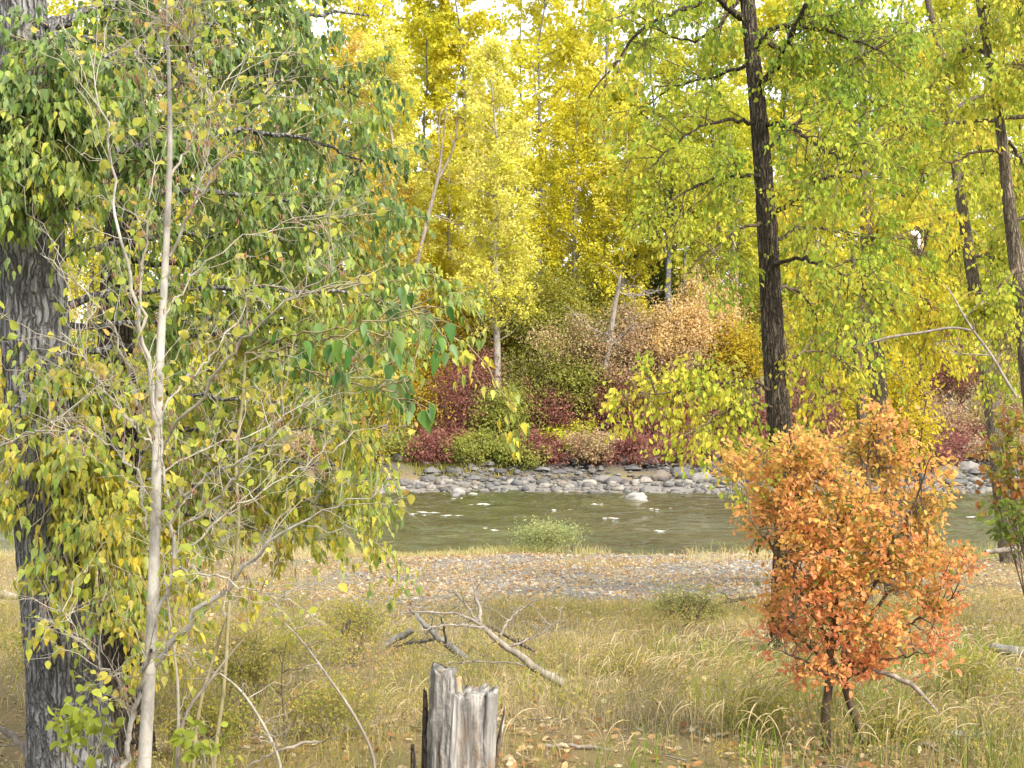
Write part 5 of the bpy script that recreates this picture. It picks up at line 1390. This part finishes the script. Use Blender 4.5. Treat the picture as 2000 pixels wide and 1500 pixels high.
# ------------------------------------------------------------------ grass, litter
def grass(name, x, y, h, wdt, pal, bend=.55, mat=None, clump=None):
    n = len(x)
    z = gz(x, y)
    az = rng.uniform(0, math.tau, n)
    bd = np.abs(rng.normal(bend, .25, n))
    d = np.stack([np.cos(az), np.sin(az)], 1)
    face = rng.uniform(0, math.tau, n)
    sx = np.stack([np.cos(face), np.sin(face)], 1) * (wdt * rng.uniform(.6, 1.3, n))[:, None]
    def lvl(s):
        return np.c_[np.stack([x, y], 1) + d * (h * bd * s ** 2)[:, None], z + h * s * (1 - .35 * bd * s)]
    side = np.c_[sx, np.zeros(n)]
    p0, p1, p2, p3 = lvl(0), lvl(.45), lvl(.8), lvl(1.0)
    p0[:, 2] -= .02
    V = np.stack([p0 - side, p0 + side, p1 - side * .9, p1 + side * .9, p2 - side * .55, p2 + side * .55, p3], 1)
    T = np.array([(0, 1, 3), (0, 3, 2), (2, 3, 5), (2, 5, 4), (4, 5, 6)])
    Fc = (T[None] + (np.arange(n) * 7)[:, None, None]).reshape(-1, 3)
    u = .5 + .45 * wave(x, y, .9, 71) + rng.normal(size=n) * .28
    col = palette(pal, u) * rng.uniform(.8, 1.2, (n, 1))
    return obj(name, mesh_np(name, V.reshape(-1, 3), [Fc], mat or M_LEAF, col=np.repeat(col, 7, 0)), kind='stuff')

GRS = [(.22, .22, .05), (.34, .30, .08), (.44, .35, .13), (.52, .42, .20), (.60, .50, .31)]
def meadow(x, y):
    dens = np.clip(.48 + .65 * wave(x, y, 1.2, 61) + .5 * wave(x, y, 3.4, 63), .03, 1)
    return dens * np.clip(1 - 1.25 * gravel(x, y) + .35 * wave(x, y, 1.7, 64), .02, 1) * np.clip((41.8 - y) / 2, 0, 1)
x, y = scatter(88000, 10.4, 25.5, meadow)
grass('meadow_grass', x, y, rng.uniform(.04, .23, len(x)) * (1 + .55 * wave(x, y, 2.2, 65)), .0022 + .00006 * y, GRS, bend=.65)
x, y = scatter(50000, 22, 42, lambda x, y: np.clip(.05 + .9 * wave(x, y, 1.4, 66), .02, 1) * np.clip(1 - .7 * gravel(x, y), .2, 1))
grass('shore_grass', x, y, rng.uniform(.05, .22, len(x)), np.full(len(x), .005), [(.34, .30, .08), (.46, .36, .14), (.54, .42, .2), (.58, .48, .28)], bend=.6)
x, y = scatter(60000, 38.2, 43.6, lambda x, y: np.clip(-.1 + 1.1 * wave(x, y, 1.0, 67) + .5 * wave(x, y, 3.1, 68), 0.01, 1))
hh = rng.uniform(.08, .34, len(x)) * (1 + .6 * wave(x, y, .8, 69))
grass('waterline_grass', x, y, np.maximum(hh, .05), np.full(len(x), .006), [(.34, .36, .09), (.48, .43, .15), (.58, .48, .24), (.60, .52, .32)], bend=.5)
x, y = scatter(26000, 80.0, 84.6, lambda x, y: np.clip(.35 + 1.3 * wave(x, y, .55, 33) - np.abs(x + 1.5) / 14, 0, 1))
grass('bank_grass', x, y, rng.uniform(.12, .4, len(x)), np.full(len(x), .02), [(.16, .21, .03), (.28, .29, .05), (.42, .36, .09)], bend=.5)

def weeds(name, n_c, y0, y1, pf, hgt, pal, lf, per=90):
    """Low twiggy weeds: thin stems and very small leaves, too many to count."""
    cx, cy = scatter(n_c, y0, y1, pf)
    m, st = len(cx), 9
    x0, y0_ = np.repeat(cx, st), np.repeat(cy, st)
    b = np.stack([x0 + rng.normal(size=m * st) * .05, y0_ + rng.normal(size=m * st) * .05, gz(x0, y0_) - .02], 1)
    h = np.repeat(rng.uniform(*hgt, m), st) * rng.uniform(.6, 1.1, m * st)
    e = b + np.c_[rng.normal(size=(m * st, 2)) * (h * .42)[:, None], h]
    P, S, lp, ld, lb, ln = grow(b, e, .04, 4, .10, m * per, .015, up=.4, sub_from=.3, down=.2)
    a = Acc()
    a.tube(P[:, ::2], np.tile(np.linspace(.0026, .0012, 4), (len(P), 1)), 3)
    a.tube(S[::2, ::3], np.tile(np.array([.0014, .0008]), (len(S[::2]), 1)), 3)
    a.build(name + '_stems', M_YTWIG, kind='stuff')
    D, Nn = leaf_pose(ld, 0, .8, .3)
    col = leaf_cols(pal, lb // st, m, len(lp), mix=.7)
    obj(name, leaf_mesh(name, lp, D, Nn, lf * rng.uniform(.6, 1.3, len(lp)), col, 'tiny', M_LEAF), kind='stuff')
weeds('meadow_weeds', 900, 10.8, 25, lambda x, y: np.clip(.45 + .6 * wave(x, y, .7, 91) - .5 * gravel(x, y) + .2 * (x < 0), .03, 1), (.18, .55), [(.22, .25, .05), (.34, .33, .07), (.46, .37, .10), (.44, .28, .11)], .024)

# green tufts and tall bent seed heads
x, y = scatter(15000, 10.6, 19, lambda x, y: np.clip(.5 * wave(x, y, 1.5, 62) - .1 + .5 * (x > 1.5), 0, .8))
grass('green_grass', x, y, rng.uniform(.15, .45, len(x)), np.full(len(x), .0045), [(.13, .19, .03), (.22, .28, .04), (.34, .36, .06)], bend=.5)

def seed_grass():
    cx, cy = scatter(330, 10.8, 18, lambda x, y: np.clip(.05 + .85 * (x > .5) + .4 * wave(x, y, .8, 64), 0, 1))
    x = np.repeat(cx, 7) + rng.normal(size=len(cx) * 7) * .09
    y = np.repeat(cy, 7) + rng.normal(size=len(cx) * 7) * .09
    n = len(x)
    az = rng.normal(.2, .9, n) * 1.1
    h = rng.uniform(.35, .62, n)
    s = np.linspace(0, 1, 9)
    b = rng.uniform(.5, 1.0, n)
    P = np.zeros((n, 9, 3))
    off = h[:, None] * b[:, None] * (.12 * s + .62 * np.maximum(0, s - .35) ** 1.6 * 1.4)[None]
    P[:, :, 0] = x[:, None] + np.cos(az)[:, None] * off
    P[:, :, 1] = y[:, None] + np.sin(az)[:, None] * off
    P[:, :, 2] = gz(x, y)[:, None] + h[:, None] * (s - b[:, None] * .55 * np.maximum(0, s - .5) ** 2 * 2.6)
    R = np.tile(np.array([.0016, .0015, .0014, .0012, .0011, .0034, .0048, .0042, .0006]), (n, 1))
    V, Q = tubes(P, R, 4)
    col = np.repeat(palette([(.42, .36, .14), (.56, .47, .26), (.66, .58, .38)], rng.random(n)), 36, 0)
    obj('seed_grass', mesh_np('seed_grass', V, [Q], M_LEAF, col=col, smoothed=True), kind='stuff')
seed_grass()

def litter():
    x, y = scatter(75000, 10.4, 42.5, lambda x, y: np.clip(.35 + .5 * wave(x, y, .8, 81) + .3 * wave(x, y, 2.5, 82), .04, 1) * np.where(y > 24, 1.0, .7) + .35 * gravel(x, y))
    n = len(x)
    pos = np.stack([x, y, gz(x, y) + rng.uniform(.01, .05, n)], 1)
    a = rng.uniform(0, math.tau, n)
    D = np.stack([np.cos(a), np.sin(a), rng.normal(size=n) * .35], 1)
    Nn = np.stack([rng.normal(size=n) * .5, rng.normal(size=n) * .5, np.ones(n)], 1)
    pal = [(.30, .15, .06), (.42, .24, .10), (.52, .36, .17), (.58, .46, .27), (.66, .58, .42)]
    col = palette(pal, rng.random(n)) * rng.uniform(.8, 1.15, (n, 1))
    L = rng.uniform(.05, .10, n)
    obj('fallen_leaves', leaf_mesh('fallen_leaves', pos, D, Nn, L, col, 'small', M_LEAF), kind='stuff')
litter()
# a forest floor of leaves under the far trees
def forest_floor():
    x, y = scatter(16000, 87, 125, lambda x, y: np.ones_like(x))
    n = len(x)
    pos = np.stack([x, y, gz(x, y) + rng.uniform(.0, .5, n) ** 2], 1)
    col = palette([(.10, .11, .02), (.22, .18, .03), (.36, .28, .05), (.2, .2, .04)], rng.random(n))
    obj('undergrowth', leaf_mesh('undergrowth', pos, rsph(n), rsph(n) + np.array([0, 0, .6]), rng.uniform(.15, .4, n), col, 'tiny', M_LEAF), kind='stuff')
forest_floor()




def ground_twigs():
    """Small dry sticks and stalks strewn through the meadow."""
    x, y = scatter(1500, 10.6, 40, lambda x, y: np.clip(.45 + .5 * wave(x, y, .9, 95), .05, 1))
    n = len(x)
    a = rng.uniform(0, math.tau, n)
    L = rng.lognormal(math.log(.28), .5, n)
    s_ = np.linspace(-.5, .5, 5)
    P = np.zeros((n, 5, 3))
    P[:, :, 0] = x[:, None] + np.cos(a)[:, None] * L[:, None] * s_
    P[:, :, 1] = y[:, None] + np.sin(a)[:, None] * L[:, None] * s_
    P[:, :, :2] += rng.normal(size=(n, 5, 2)) * .05 * L[:, None, None]
    P[:, :, 2] = gz(P[:, :, 0], P[:, :, 1]) + .02 + np.abs(rng.normal(size=(n, 1))) * .25 * L[:, None] * (s_ + .5)
    c = Acc()
    c.tube(P, np.outer(rng.uniform(.003, .008, n), np.array([1, .95, .85, .7, .4])), 4)
    c.build('dry_twigs', M_DEAD, kind='stuff')
ground_twigs()

def fine_debris():
    """Crumbled leaves, bark chips and bits on the soil."""
    x, y = scatter(42000, 10.4, 23, lambda x, y: np.clip(.7 + .4 * wave(x, y, 1.6, 97), .2, 1))
    n = len(x)
    pos = np.stack([x, y, gz(x, y) + rng.uniform(.004, .03, n)], 1)
    a = rng.uniform(0, math.tau, n)
    D = np.stack([np.cos(a), np.sin(a), rng.normal(size=n) * .3], 1)
    Nn = np.stack([rng.normal(size=n) * .5, rng.normal(size=n) * .5, np.ones(n)], 1)
    col = palette([(.12, .07, .035), (.24, .15, .07), (.36, .25, .12), (.48, .38, .22), (.58, .50, .36)], rng.random(n))
    obj('leaf_debris', leaf_mesh('leaf_debris', pos, D, Nn, rng.uniform(.015, .045, n), col, 'tiny', M_LEAF), kind='stuff')
fine_debris()
weeds('gravel_weeds', 260, 24, 42, lambda x, y: np.clip(.35 + .6 * wave(x, y, .9, 98), .03, 1), (.12, .32), [(.30, .26, .07), (.42, .33, .10), (.50, .38, .16), (.46, .28, .12)], .03, per=60)

def stump_litter():
    """Chips, bark and leaves piled round the foot of the stump."""
    c = W(895, 1500, 10.5)
    n = 900
    a = rng.uniform(0, math.tau, n)
    r = .17 + np.abs(rng.normal(size=n)) * .22
    x, y = c[0] + np.cos(a) * r, 10.5 + np.sin(a) * r
    pos = np.stack([x, y, gz(x, y) + np.clip(.16 - .35 * (r - .17), .01, .2) * rng.random(n)], 1)
    D = np.stack([np.cos(a * 3), np.sin(a * 3), rng.normal(size=n) * .5], 1)
    col = palette([(.10, .06, .035), (.24, .16, .09), (.40, .30, .18), (.52, .42, .28)], rng.random(n))
    obj('bark_chips', leaf_mesh('bark_chips', pos, D, rsph(n) + np.array([0, 0, .8]), rng.uniform(.02, .075, n), col, 'small', M_LEAF), kind='stuff')
stump_litter()
